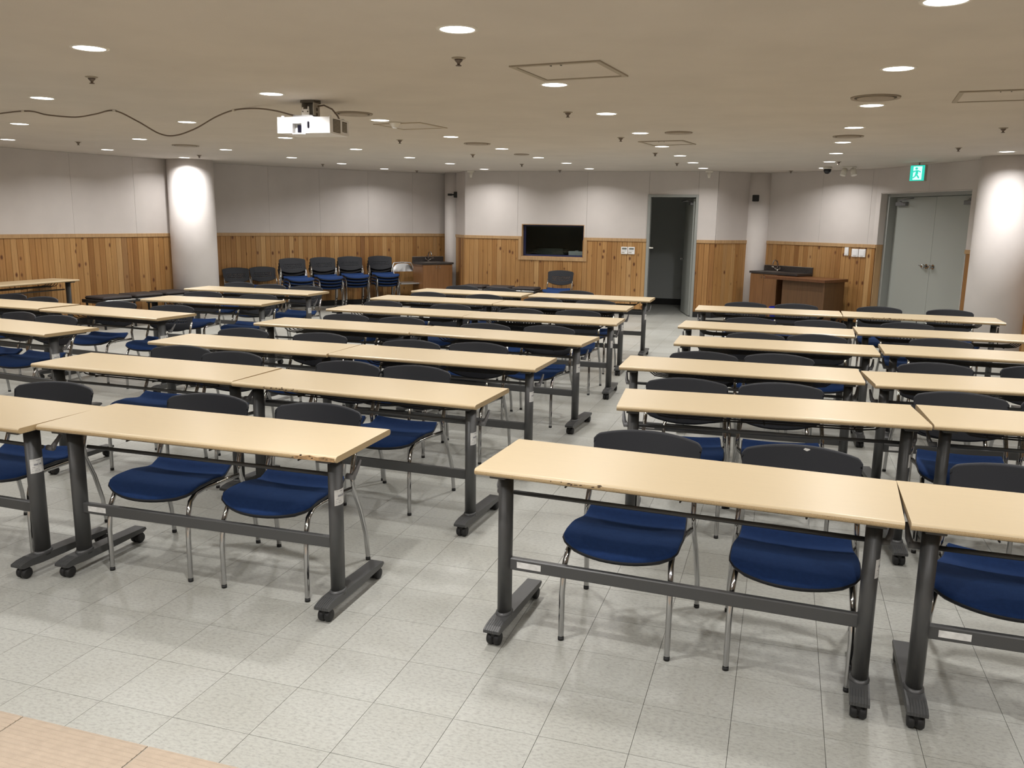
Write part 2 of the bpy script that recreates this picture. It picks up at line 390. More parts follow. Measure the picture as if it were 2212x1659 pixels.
# tan ribbed strip underfoot, front left, in 0.5 m pieces
mat_root = thing('floor_runner', 'tan ribbed vinyl flooring strip at the bottom left corner', 'flooring', (0, 0, 0), HEAD)
rb = MB(); W_ = 0.50
rb.box(0.0015, W_-0.0015, 0, 1.2, 0.0, 0.0035)
k = 0
while k < 40:
    rb.box(0.0015, W_-0.0015, -0.02*k, -0.02*k, 0, 0); k += 100
xs0 = (-1.61)*cos(HEAD) + 2.57*sin(HEAD)
pr = MB(); pr.box(0.0012, W_-0.0012, -1.6, 0, 0, 0.003)
for q in range(80):
    y = -0.02*q - 0.01
    pr.prism([(y-0.004, 0.003), (y+0.004, 0.003), (y, 0.0048)], 0.0012, W_-0.0012, axis='x')
f0 = None
for q in range(-9, 9):
    loc = (xs0 + q*0.503, MATY, 0.0002)
    f0 = pr.build('vinyl_piece', M_MAT, mat_root, loc=loc) if f0 is None else inst(f0, mat_root, loc)

# ------------------------------------------------------------------ ceiling
ce_ = MB(); ce_.box(-9.5, 8.5, -4, 19.5, H, H+0.1)
ceiling = ce_.build('ceiling', M_CEIL); tag(ceiling, 'flat cream painted ceiling with rows of round downlights', 'ceiling', kind='structure')

# ------------------------------------------------------------------ walls
pk = MB()   # one tongue-and-groove board, 1 m tall, 1 unit wide = 0.088, grooves in the middle
PW = 0.088
prof = [(-PW/2+0.001, -0.006), (-PW/2+0.001, 0.007), (-PW/2+0.004, 0.0115), (-0.003, 0.0115), (0, 0.0095), (0.003, 0.0115), (PW/2-0.004, 0.0115), (PW/2-0.001, 0.007), (PW/2-0.001, -0.006)]
pk.prism(prof, 0, 1, axis='z')
PLANK = None
def wall(name, pts, label, holes=(), planks=True, panel=1.05, zr=RAIL, joints=None, cat='wall'):
    """pts run left to right as seen from inside; holes = (s0, s1, z0, z1)"""
    global PLANK
    seg = [(Vector((*a, 0)), Vector((*b, 0))) for a, b in zip(pts, pts[1:])]
    bk = MB(); T = 0.12
    s0 = 0; parts = []
    for a, b in seg:
        L = (b-a).length; t = (b-a)/L; no = Vector((-t.y, t.x, 0))      # outward
        loc = [(h[0]-s0, h[1]-s0, h[2], h[3]) for h in holes if h[0] < s0+L and h[1] > s0]
        def slab(u0, u1, z0, z1, y0=0.0, y1=T, mi=0):
            if u1-u0 < 1e-4 or z1-z0 < 1e-4: return
            vs = []
            for z in (z0, z1):
                for yy in (y0, y1):
                    for u in (u0, u1):
                        p = a + t*u + no*yy; vs.append((p.x, p.y, z))
            bk.add(vs, [(0, 2, 3, 1), (4, 5, 7, 6), (0, 1, 5, 4), (2, 6, 7, 3), (0, 4, 6, 2), (1, 3, 7, 5)], mi)
        cuts = sorted(set([0, L] + [min(max(x, 0), L) for h in loc for x in h[:2]]))
        for u0, u1 in zip(cuts, cuts[1:]):
            um = (u0+u1)/2; hh = [h for h in loc if h[0] < um < h[1]]
            zz = [(0, H)]
            if hh: zz = [(0, hh[0][2]), (hh[0][3], H)]
            for z0, z1 in zz:
                if z0 < zr < z1: slab(u0, u1, z0, zr, mi=0); slab(u0, u1, zr, z1, mi=1)
                else: slab(u0, u1, z0, z1, mi=0 if z1 <= zr+0.01 else 1)
        parts.append((a, b, L, t, no, s0, loc)); s0 += L
    wo = bk.build(name, [M_BACK, M_JOINT]); tag(wo, label, cat, kind='structure')
    S1 = MB
    for a, b, L, t, no, s_, loc in parts:
        ang = atan2(t.y, t.x)
        # boards
        if planks:
            nn = max(1, round(L/PW)); wd = L/nn
            for q in range(nn):
                u = (q+0.5)*wd; hh = [h for h in loc if h[0] < u < h[1]]
                zz = [(0.10, zr-0.05)]
                if hh:
                    h = hh[0]; zz = []
                    if h[2] > 0.2: zz.append((0.10, h[2]-0.06))
                    if h[3] < zr-0.1: zz.append((h[3], zr-0.05))
                for z0, z1 in zz:
                    p = a + t*u
                    if PLANK is None:
                        PLANK = pk.build('plank', M_PINE, wo); o = PLANK
                    else:
                        o = PLANK.copy(); COL.objects.link(o); o.parent = wo
                    # board faces the room: local +y of the profile must point inward
                    o.location = (p.x, p.y, z0); o.rotation_euler = (0, 0, ang+pi); o.scale = (wd/PW, 1, z1-z0)
        # painted panels above
        js = joints if joints is not None else None
        if js is None:
            nn = max(1, round(L/panel)); us = [L*k_/nn for k_ in range(nn+1)]
        else:
            us = sorted(set([0, L] + [j-s_ for j in js if 0.02 < j-s_ < L-0.02]))
        for u0, u1 in zip(us, us[1:]):
            cut = sorted(set([u0, u1] + [min(max(x, u0), u1) for h in loc for x in h[:2]]))
            m_ = MB()
            for c0, c1 in zip(cut, cut[1:]):
                um = (c0+c1)/2; hh = [h for h in loc if h[0] < um < h[1]]
                z0 = zr
                zs = [(zr, H-0.002)]
                if hh: zs = [(max(zr, hh[0][3]), H-0.002)]
                for z0, z1 in zs:
                    g0 = 0.0015 if c0 == u0 else 0; g1 = 0.0015 if c1 == u1 else 0
                    m_.box(c0+g0, c1-g1, -0.010, -0.0005, z0, z1)
            o = m_.build('wall_panel', M_WALL, wo); o.location = (a.x, a.y, 0); o.rotation_euler = (0, 0, ang)
        if planks:
            cut = sorted(set([0, L] + [min(max(x, 0), L) for h in loc if h[2] < zr < h[3] for x in h[:2]]))
            m_ = MB()
            for c0, c1 in zip(cut, cut[1:]):
                um = (c0+c1)/2
                if any(h[0] < um < h[1] and h[2] < zr < h[3] for h in loc): continue
                m_.box(c0, c1, -0.024, -0.0005, zr-0.055, zr, bev=0.003)
            o = m_.build('chair_rail', M_RAILW, wo); o.location = (a.x, a.y, 0); o.rotation_euler = (0, 0, ang)
            cut = sorted(set([0, L] + [min(max(x, 0), L) for h in loc if h[2] < 0.05 for x in h[:2]]))
            m_ = MB()
            for c0, c1 in zip(cut, cut[1:]):
                um = (c0+c1)/2
                if any(h[0] < um < h[1] and h[2] < 0.05 for h in loc): continue
                m_.box(c0, c1, -0.008, 0.0, 0, 0.10)
            o = m_.build('base_strip', M_BLACK, wo); o.location = (a.x, a.y, 0); o.rotation_euler = (0, 0, ang)
    return wo

wall('wall_left', LEFT[4:], 'left wall, white boards over orange pine wainscot, left of the fat round pillar')
wall('wall_left_front', LEFT[:5], 'left side wall beside the camera, outside the picture', panel=1.2)
wall('wall_back_left', BACKL, 'back left wall behind the stacked chairs, white boards over pine')
wall('wall_return_left', RET_L, 'narrow wall return between thin pillar and the window wall', panel=0.6)
DOOR = (3.35, 4.21, 0.0, 2.10); WIN = (1.085, 2.24, 0.975, 1.56)
wall('wall_back', CEN, 'back wall with the dark window and the open doorway', holes=[DOOR, WIN], joints=[1.007, 2.275, 3.36, 4.2])
wall('wall_return_right', RET_R, 'short shaded wall right of the open doorway', panel=0.8)
wall('wall_right', RIGHT, 'right wall behind the wooden desk and sink', joints=[0.99+0.26, 1.87+0.26])
DD = (0.11, 2.15, 0.0, 2.12)
wall('wall_door_side', DOORW, 'wall around the grey double door under the exit sign', holes=[DD], joints=[1.26])
wall('wall_right_front', RIGHT2, 'right side wall beside the camera, outside the picture', panel=1.2)
wall('wall_front', FRONT, 'wall behind the camera, outside the picture', planks=False, panel=1.8, zr=0.02)

def frame_of(pts):
    a = Vector((*pts[0], 0)); b = Vector((*pts[1], 0)); t = (b-a).normalized()
    return a, t, Vector((-t.y, t.x, 0)), atan2(t.y, t.x)
def on(pts, s, d=0.0, z=0.0):
    a, t, no, an = frame_of(pts); p = a + t*s + no*d; return (p.x, p.y, z)
AC = frame_of(CEN)[3]; AR = frame_of(RIGHT)[3]; AD = frame_of(DOORW)[3]

# window trim and window --------------------------------------------------
t1 = thing('window_1', 'dark interior window of the control room in back wall', 'window', on(CEN, 0), AC, kind='structure')
m_ = MB(); m_.box(1.085-0.055, 1.085, -0.026, 0.002, WIN[2]-0.06, RAIL, bev=0.003); m_.build('window_casing', M_RAILW, t1)
m_ = MB(); m_.box(2.24, 2.295, -0.026, 0.002, WIN[2]-0.06, RAIL, bev=0.003); m_.build('window_casing', M_RAILW, t1)
m_ = MB(); m_.box(1.085, 2.24, -0.026, 0.002, WIN[2]-0.06, WIN[2], bev=0.003); m_.build('window_sill', M_RAILW, t1)
m_ = MB()
x0, x1, z0, z1 = 1.085, 2.24, 0.975, 1.56
for q in [(x0, x0+0.012, z0, z1), (x1-0.012, x1, z0, z1), (x0+0.012, x1-0.012, z0, z0+0.012), (x0+0.012, x1-0.012, z1-0.012, z1)]:
    m_.box(q[0], q[1], -0.008, 0.12, q[2], q[3])
m_.build('window_reveal', M_RAILW, t1)
m_ = MB()
for q in [(x0+0.012, x0+0.055, z0+0.012, z1-0.012), (x1-0.04, x1-0.012, z0+0.012, z1-0.012), (x0+0.055, x1-0.04, z0+0.012, z0+0.04), (x0+0.055, x1-0.04, z1-0.035, z1-0.012)]:
    m_.box(q[0], q[1], 0.085, 0.118, q[2], q[3])
m_.build('window_frame', M_NAVY, t1, label='navy painted inner frame')
m_ = MB(); m_.box(x0+0.05, x1-0.035, 0.098, 0.104, z0+0.035, z1-0.03); m_.build('window_pane', M_GLASS, t1)

# the dim room behind -------------------------------------------------------
br = MB(); D = 2.0
br.box(0.6, 2.9, 0.14+D-0.6, 0.2+D-0.6, 0, H); br.box(3.0, 6.0, 0.14+D, 0.2+D, 0.1, H); br.box(0.55, 0.6, 0.125, 0.14+D, 0, H); br.box(5.4, 5.45, 0.6, 0.14+D, 0, H)
br.box(2.93, 2.99, 0.125, 0.14+D, 0, H)
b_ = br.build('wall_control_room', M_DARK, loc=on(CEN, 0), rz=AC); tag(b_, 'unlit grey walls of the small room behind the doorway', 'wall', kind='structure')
m_ = MB(); m_.box(3.0, 5.4, 0.12+D, 0.14+D, 0, 0.12); o = m_.build('baseboard_back', M_BLACK, loc=on(CEN, 0), rz=AC); tag(o, 'black baseboard inside the dark doorway room', 'baseboard', kind='structure')
# shelf bench with equipment behind the window
sh = thing('equipment_counter', 'navy topped equipment counter behind the dark window', 'counter', on(CEN, 0), AC)
m_ = MB(); m_.box(0.9, 2.6, 0.16, 0.62, 0.96, 1.0, bev=0.004); m_.build('counter_top', M_NAVY, sh)
m_ = MB(); m_.box(0.95, 1.0, 0.18, 0.6, 0, 0.96); m_.box(2.5, 2.55, 0.18, 0.6, 0, 0.96); m_.build('counter_support', M_NAVY, sh)
r_ = thing('paper_stack', 'low heap of dim papers behind the window glass', 'papers', on(CEN, 1.5, 0.75, 0), AC)
m_ = MB()
for q in range(9):
    w_ = R.uniform(0.25, 0.42); m_.box(-w_, w_*0.8, -0.1+0.01*q, 0.12, 1.0+0.012*q, 1.010+0.012*q)
m_.build('sheet_pile', simple('dim_paper', (0.20, 0.21, 0.18), 0.8), r_); m_ = MB(); m_.box(-0.5, 0.7, -0.12, 0.3, 0.94, 1.0); m_.box(-0.45, -0.4, -0.1, 0.25, 0, 0.94); m_.box(0.6, 0.65, -0.1, 0.25, 0, 0.94); m_.build('shelf', M_BLACK, r_)
r_ = thing('white_box', 'small white box standing behind the window, lower right', 'box', on(CEN, 2.07, 0.24, 1.0), AC)
m_ = MB(); m_.box(-0.15, 0.13, -0.05, 0.05, 0, 0.085, bev=0.004); m_.build('box_body', M_WHITE, r_); m_ = MB(); m_.box(-0.03, 0.03, -0.03, 0.03, 0.085, 0.098, bev=0.002); m_.build('box_lid_knob', M_WHITE, r_)

# open door 1 ---------------------------------------------------------------
d1 = thing('door_1', 'open grey door and frame to a dark room in the back wall', 'door', on(CEN, 0), AC, kind='structure')
x0, x1, zt = 3.35, 4.21, 2.10
def jamb(parent, a, b, y0, y1, z0, z1, nm='door_frame', mat=None):
    m_ = MB(); m_.box(a, b, y0, y1, z0, z1, bev=0.003); return m_.build(nm, mat or M_FRAME, parent)
jamb(d1, x0-0.0, x0+0.05, -0.03, 0.12, 0, zt); jamb(d1, x1-0.045, x1, -0.03, 0.12, 0, zt); jamb(d1, x0+0.05, x1-0.045, -0.03, 0.12, zt-0.045, zt)
m_ = MB(); m_.box(x0+0.05, x0+0.07, -0.01, 0.03, 1.17, 1.2); m_.box(x0+0.05, x0+0.12, -0.02, 0.0, 1.175, 1.195); m_.build('door_latch_hook', M_IVORY, d1, label='small ivory hook on the left jamb')
leaf = MB(); leaf.box(0, 0.80, 0.0, 0.04, 0.012, 2.04, bev=0.002)
lf = leaf.build('door_leaf', M_DOOR, d1, loc=(x1-0.05, 0.125, 0)); lf.rotation_euler = (0, 0, radians(180-76))
m_ = MB()
for sgn in (1, -1):
    yy = 0.04 if sgn > 0 else 0.0
    m_.lathe([(0.028, 0), (0.028, 0.006), (0.010, 0.010), (0.010, 0.035), (0.026, 0.045), (0.029, 0.06), (0.02, 0.072), (0.0001, 0.075)], 14, c=(0.735, yy, 1.0), axis='y' if False else 'z') if False else None
    m_.tube([(0.735, yy, 0.98), (0.735, yy+sgn*0.03, 0.98)], 0.011, 10); m_.tube([(0.735, yy+sgn*0.03, 0.98), (0.735, yy+sgn*0.04, 0.98), (0.735, yy+sgn*0.06, 0.98), (0.735, yy+sgn*0.068, 0.98)], [0.018, 0.028, 0.028, 0.014], 12)
m_.build('door_knob', M_CHROME, lf)
m_ = MB(); m_.box(0.06, 0.26, 0.04, 0.085, 1.93, 1.985, bev=0.004); m_.tube([(0.14, 0.06, 1.99), (0.30, 0.2, 1.995), (0.02, 0.14, 2.0)], 0.008, 6); m_.build('door_closer', M_LEVER, lf)

# double door 2 ----------------------------------------------------------------
d2 = thing('door_2', 'closed grey double door in a deep recess under the exit sign', 'door', on(DOORW, 0), AD, kind='structure')
x0, x1, zt, DP = 0.11, 2.15, 2.12, 0.24
jamb(d2, x0, x0+0.012, -0.011, 0.10, 0, RAIL, 'recess_lining', M_RAILW); jamb(d2, x0, x0+0.012, -0.011, 0.10, RAIL, zt, 'recess_lining', M_WALL); jamb(d2, x0+0.012, x1-0.0, 0.0, 0.10, zt-0.012, zt, 'recess_lining', M_WALL)
jamb(d2, x0-0.01, x0+0.07, 0.10, DP+0.03, 0, zt); jamb(d2, x1-0.07, x1+0.01, 0.10, DP+0.03, 0, zt); jamb(d2, x0+0.07, x1-0.07, 0.10, DP+0.03, zt-0.06, zt)
jamb(d2, x1, x1+0.012, -0.011, 0.10, 0, zt, 'recess_lining', M_WALL)
cx = (x0+x1)/2
for sgn, nm in ((-1, 'left'), (1, 'right')):
    a_, b_2 = (x0+0.075, cx-0.002) if sgn < 0 else (cx+0.002, x1-0.075)
    m_ = MB(); m_.box(a_, b_2, DP-0.02, DP+0.025, 0.01, zt-0.065, bev=0.002); lf2 = m_.build('door_leaf', M_DOOR, d2)
    hx = cx+sgn*0.075
    m_ = MB(); m_.tube([(hx, DP-0.02, 1.06), (hx, DP-0.026, 1.06)], 0.034, 16); m_.tube([(hx, DP-0.026, 1.06), (hx, DP-0.06, 1.06)], 0.012, 10)
    m_.tube([(hx, DP-0.055, 1.06), (hx, DP-0.07, 1.06), (hx, DP-0.092, 1.06), (hx, DP-0.10, 1.06)], [0.02, 0.032, 0.032, 0.016], 14)
    if sgn < 0: m_.tube([(hx, DP-0.065, 1.06), (hx-0.06, DP-0.07, 1.062), (hx-0.12, DP-0.062, 1.07)], [0.012, 0.009, 0.007], 8)
    m_.build('door_handle', M_CHROME, lf2, label='chrome round handle')
    c0 = a_+0.05 if sgn < 0 else b_2-0.30
    m_ = MB(); m_.box(c0, c0+0.25, DP-0.075, DP-0.02, 1.93, 1.985, bev=0.004); c1 = c0+0.12
    m_.tube([(c1, DP-0.05, 1.99), (c1+sgn*-0.0+0.16, DP-0.20, 2.0), (c1+0.30, DP-0.06, 2.04)], 0.009, 6); m_.build('door_closer', M_LEVER, lf2)
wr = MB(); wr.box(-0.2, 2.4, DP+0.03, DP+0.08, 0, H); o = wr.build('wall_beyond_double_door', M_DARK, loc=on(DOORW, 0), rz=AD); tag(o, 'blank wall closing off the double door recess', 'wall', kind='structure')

# ------------------------------------------------------------------ pillars
def pillar(x, y, r, label, cat='pillar'):
    m_ = MB(); m_.lathe([(r, 0), (r, H)], 48); o = m_.build('pillar', M_PILLAR, loc=(x, y, 0)); return tag(o, label, cat)
pillar(-5.19, 13.98, 0.355, 'thick round white pillar on the left, lit by a bright spot at its top')
pillar(-1.13, 16.86, 0.225, 'slim white pillar left of the back wall, with a black camera on it')
pillar(4.27, 15.27, 0.215, 'slim round white pillar between the doorway and the right sink')
pillar(6.13, 10.80, 0.37, 'thick round white pillar at the right edge, beside the double door')

# ------------------------------------------------------------------ folding table model
TW, TD, TH = 1.5, 0.5, 0.72
def make_table(L=TW, D=TD):
    root = thing('folding_table', 'x', 'table')
    hl, hd = L/2, D/2
    # moulded top: rounded long edges
    tt = 0.026; pts = []
    rr = tt/2
    top = MB()
    prof = [(-hd+rr, TH-tt), (hd-rr, TH-tt)]
    for k_ in range(1, 8): a = -pi/2 + pi*k_/8; prof.append((hd-rr+rr*cos(a), TH-rr+rr*sin(a)))
    prof += [(hd-rr, TH), (-hd+rr, TH)]
    for k_ in range(1, 8): a = pi/2 + pi*k_/8; prof.append((-hd+rr+rr*cos(a), TH-rr+rr*sin(a)))
    mis = []
    n = len(prof)
    for k_ in range(n):
        z = (prof[k_][1]+prof[(k_+1) % n][1])/2
        mis.append(0 if z > TH-0.006 else 1)
    top.prism(prof, -hl, hl, axis='x', mi=1, mis=mis)
    top.build('tabletop', [M_TOP, M_EDGE], root)
    for sx in (-1, 1):
        x = sx*(hl-0.08); yc = -0.115
        lg = MB(); lg.lathe([(0.0275, 0.085), (0.0275, TH-0.04)], 24, c=(x, yc, 0), sy=1.45)
        lg.box(x-0.032, x+0.032, yc-0.1, yc+0.28, TH-0.042, TH-0.030, bev=0.002)
        lg.box(x+sx*0.0-0.06, x+0.06, yc-0.08, yc+0.26, TH-0.030, TH-0.0265)
        lg.lathe([(0.034, 0.078), (0.034, 0.092), (0.029, 0.1)], 20, c=(x, yc, 0), sy=1.4)
        leg = lg.build('leg_column', M_STEEL, root)
        # cast T foot with stepped, ribbed front
        ft = MB()
        side = [(-0.262, 0.062), (-0.262, 0.074), (-0.235, 0.083), (-0.195, 0.088), (-0.06, 0.088), (0.255, 0.078), (0.262, 0.066), (0.24, 0.056), (0.0, 0.052), (-0.15, 0.052), (-0.2, 0.056), (-0.25, 0.056)]
        side = side[::-1]
        ft.prism(side, x-0.0325, x+0.0325, axis='x')
        for k_ in range(7):
            xx = x-0.0275+0.0092*k_; ft.prism([(-0.2632, 0.063), (-0.19, 0.0895), (-0.195, 0.0893), (-0.2355, 0.0845), (-0.2632, 0.075)], xx-0.0028, xx+0.0028, axis='x')
        foot = ft.build('foot', M_STEEL, root)
        for yy in (-0.222, 0.232):
            cs = MB()
            for o_ in (-0.0138, 0.0138):
                cs.lathe([(0.012, -0.0128), (0.022, -0.0128), (0.0265, -0.007), (0.027, 0.0), (0.0265, 0.007), (0.022, 0.0128), (0.012, 0.0128)], 18, c=(x+o_, yy, 0.027), axis='x')
            cs.tube([(x-0.02, yy, 0.027), (x+0.02, yy, 0.027)], 0.006, 6); cs.box(x-0.012, x+0.012, yy-0.02, yy+0.02, 0.012, 0.057, bev=0.004)
            cs.build('castor', M_RUBBER, root)
        hd_ = MB(); hx = x+sx*0.045
        hd_.tube([(x+sx*0.02, -0.055, 0.58), (hx+sx*0.012, -0.055, 0.58)], 0.013, 10)
        hd_.tube([(hx, -0.055, 0.575), (hx+sx*0.012, -0.045, 0.60), (hx+sx*0.016, -0.025, 0.625), (hx+sx*0.018, -0.012, 0.645)], [0.014, 0.011, 0.008, 0.006], 8)
        hd_.build('folding_lever', M_LEVER, root)
    bm_ = MB(); bm_.box(-hl+0.10, hl-0.10, -0.128, -0.102, 0.28, 0.33, bev=0.004); beam = bm_.build('stretcher', M_STEEL, root)
    st = MB(); st.box(-hl+0.135, -hl+0.235, -0.1292, -0.1284, 0.293, 0.318); o = st.build('sticker', M_PAPER, beam, label='worn white asset sticker on the beam')
    rd = MB(); rd.tube([(-hl+0.09, -0.055, 0.58), (hl-0.09, -0.055, 0.58)], 0.0095, 8); rd.build('release_rod', M_STEEL, root)
    # wire shelf under the top
    for k_, yy in enumerate((-0.03, 0.02, 0.07, 0.12, 0.17)):
        rk = MB(); e_ = hl-0.22
        rk.tube([(-e_-0.05, yy, TH-0.028), (-e_-0.045, yy, TH-0.06), (-e_-0.01, yy, TH-0.085), (-e_+0.05, yy, TH-0.092), (e_-0.05, yy, TH-0.092), (e_+0.01, yy, TH-0.085), (e_+0.045, yy, TH-0.06), (e_+0.05, yy, TH-0.028)], 0.0045, 6)
        rk.build('shelf_wire', M_STEEL2, root)
    for xx in (-0.45, 0.0, 0.45):
        rk = MB(); rk.tube([(xx, -0.04, TH-0.098), (xx, 0.18, TH-0.098), (xx, 0.2, TH-0.07), (xx, 0.2, TH-0.028)], 0.004, 6)
        rk.build('shelf_crosswire', M_STEEL2, root)
    # label on the right column, facing outwards
    st = MB(); x = hl-0.08
    vs = []
    for k_ in range(5):
        a = radians(-62+k_*26); vs += [(x+0.0282*cos(a), -0.115+0.0282*1.45*sin(a), 0.478), (x+0.0282*cos(a), -0.115+0.0282*1.45*sin(a), 0.545)]
    st.add(vs, [(2*k_, 2*k_+2, 2*k_+3, 2*k_+1) for k_ in range(4)])
    lb = st.build('sticker', M_PAPER, root, label='white paper sticker on the right column')
    st = MB()
    for q, (z0, z1, a0, a1) in enumerate([(0.536, 0.539, -20, 10), (0.514, 0.522, -35, -5), (0.514, 0.522, 0, 18), (0.496, 0.498, -50, 20), (0.489, 0.4905, -50, 5), (0.505, 0.507, -48, -28)]):
        vs = []
        for k_ in range(3):
            a = radians(a0+(a1-a0)*k_/2); vs += [(x+0.0285*cos(a), -0.115+0.0285*1.45*sin(a), z0), (x+0.0285*cos(a), -0.115+0.0285*1.45*sin(a), z1)]
        st.add(vs, [(2*k_, 2*k_+2, 2*k_+3, 2*k_+1) for k_ in range(2)])
    st.build('sticker_print', M_INK, lb)
    return root

TABLES = {
    'A1': (-1.334, 3.706, -0.3011, 'front row of the middle block, splintered right front corner'),
    'A0': (-2.787, 4.106, -0.3404, 'front row at left picture edge, touching the splintered desk'),
    'B0': (-2.230, 5.248, -0.3290, 'left one in second row of the middle block'),
    'B1': (-0.805, 4.723, -0.3491, 'right one in second row of the middle block, chipped front edge'),
    'C0': (-1.921, 6.264, -0.3125, 'left one in third row of the middle block'),
    'C1': (-0.483, 5.810, -0.3284, 'right one in third row of the middle block'),
    'D0': (-1.493, 7.448, -0.3229, 'left one in fourth row of the middle block'),
    'D1': (-0.078, 6.952, -0.3772, 'right one in fourth row of the middle block'),
    'E0': (-1.126, 8.693, -0.3178, 'left one in fifth row of the middle block'),
    'E1': (0.303, 8.232, -0.2831, 'right one in fifth row of the middle block'),
    'F0': (-0.880, 9.940, -0.3014, 'left one in sixth row of the middle block'),
    'F1': (0.563, 9.494, -0.2913, 'right one in sixth row of the middle block'),
    'G0': (-0.530, 10.994, -0.3292, 'left one in rearmost row of the middle block'),
    'G1': (0.975, 10.579, -0.2874, 'right one in rearmost row, near the open doorway'),
    'Lb': (-4.208, 7.085, -0.4354, 'frontmost of the left block, cut by the left picture edge'),
    'Lc0': (-5.265, 8.835, -0.3778, 'left block second row, left one, cut by picture edge'),
    'Lc1': (-3.819, 8.187, -0.4007, 'left block second row, right one of the pair'),
    'Ld': (-3.335, 9.456, -0.2565, 'left block third row, in front of the cushioned benches'),
    'R1a': (0.651, 3.090, -0.3608, 'nearest of all, front row of the right block'),
    'R1b': (2.075, 2.589, -0.3222, 'front row at right picture edge, beside the nearest desk'),
    'R2a': (1.325, 4.347, -0.2225, 'left one in second row of the right block'),
    'R2b': (2.807, 3.995, -0.2680, 'right one in second row of the right block'),
    'R3a': (1.486, 5.508, -0.2879, 'left one in third row of the right block'),
    'R3b': (2.949, 5.063, -0.2125, 'right one in third row of the right block'),
    'R4a': (2.050, 6.629, -0.2901, 'left one in fourth row of the right block'),
    'R4b': (3.555, 6.272, -0.3103, 'right one in fourth row of the right block'),
    'R5a': (2.289, 7.685, -0.3395, 'left one in fifth row of the right block'),
    'R5b': (3.803, 7.420, -0.2875, 'right one in fifth row of the right block'),
    'R6a': (2.762, 9.244, -0.2901, 'left one in rearmost row of the right block'),
    'R6b': (4.211, 8.807, -0.3195, 'right one in rearmost row, by the thick right pillar, edge badly chipped'),
}
tproto = make_table(); first = True
TG = 'folding seminar tables in rows'
for k_, (x, y, a, lab) in TABLES.items():
    lab = 'beige folding table, ' + lab
    if first:
        tproto.location = (x, y, 0); tproto.rotation_euler = (0, 0, a); tproto['label'] = lab; tproto['group'] = TG; first = False
    else: dup(tproto, (x, y, 0), a, lab, TG)
FLT = (-6.60, 11.42, radians(71))
dup(tproto, (FLT[0], FLT[1], 0), FLT[2], 'beige folding table standing lengthwise against the left pine wall', TG)
LE = (-3.113-0.15*cos(-0.3143), 10.753-0.15*sin(-0.3143), -0.3143)
o = make_table(L=1.8); o.location = (LE[0], LE[1], 0); o.rotation_euler = (0, 0, LE[2]); o['label'] = 'longer beige folding table, rearmost of the left block, in front of the thick pillar'; o['group'] = TG

# splintered corner on the first table, chips on others ------------------------
def chip(key, u0, u1, n, seed, corner=False):
    x, y, a, _ = TABLES[key]; rr = random.Random(seed)
    roots = [o for o in bpy.data.objects if o.name.startswith('folding_table') and abs(o.location.x-x) < 1e-4 and abs(o.location.y-y) < 1e-4]
    m_ = MB()
    for q in range(n):
        u = rr.uniform(u0, u1); w_ = rr.uniform(0.002, 0.009); z = TH-rr.uniform(0.004, 0.018); hh = rr.uniform(0.001, 0.0028)
        yy = -0.25-0.0005
        m_.prism([(u-w_, z-hh), (u-w_*0.3, z-hh*1.5), (u+w_, z-hh*0.4), (u+w_*0.5, z+hh), (u-w_*0.4, z+hh*0.6)], yy-0.0006, -0.243, axis='y')
    o = m_.build('edge_chip', M_CHIP, roots[0], label='dark chipped patches along the front edge')
    if corner:
        m_ = MB(); pts_ = [(0.56, TH-0.022), (0.742, TH-0.022), (0.742, TH-0.007), (0.70, TH-0.004), (0.665, TH-0.008), (0.63, TH-0.003), (0.60, TH-0.008), (0.565, TH-0.010)]
        m_.prism(pts_, -0.2508, -0.243, axis='y'); m_.build('splintered_edge', M_SPLINT, roots[0], label='bare splintered particle board at the right front corner')
M_CHIP = simple('exposed_board', (0.05, 0.03, 0.018), 0.9)
M_SPLINT = simple('splintered_board', (0.30, 0.19, 0.09), 0.9, bump=1.0, bscale=300, var=0.5)
chip('A1', 0.55, 0.74, 10, 1, True); chip('R1a', -0.45, -0.25, 9, 2); chip('B1', -0.6, -0.3, 14, 3); chip('R6b', -0.5, 0.3, 40, 4)

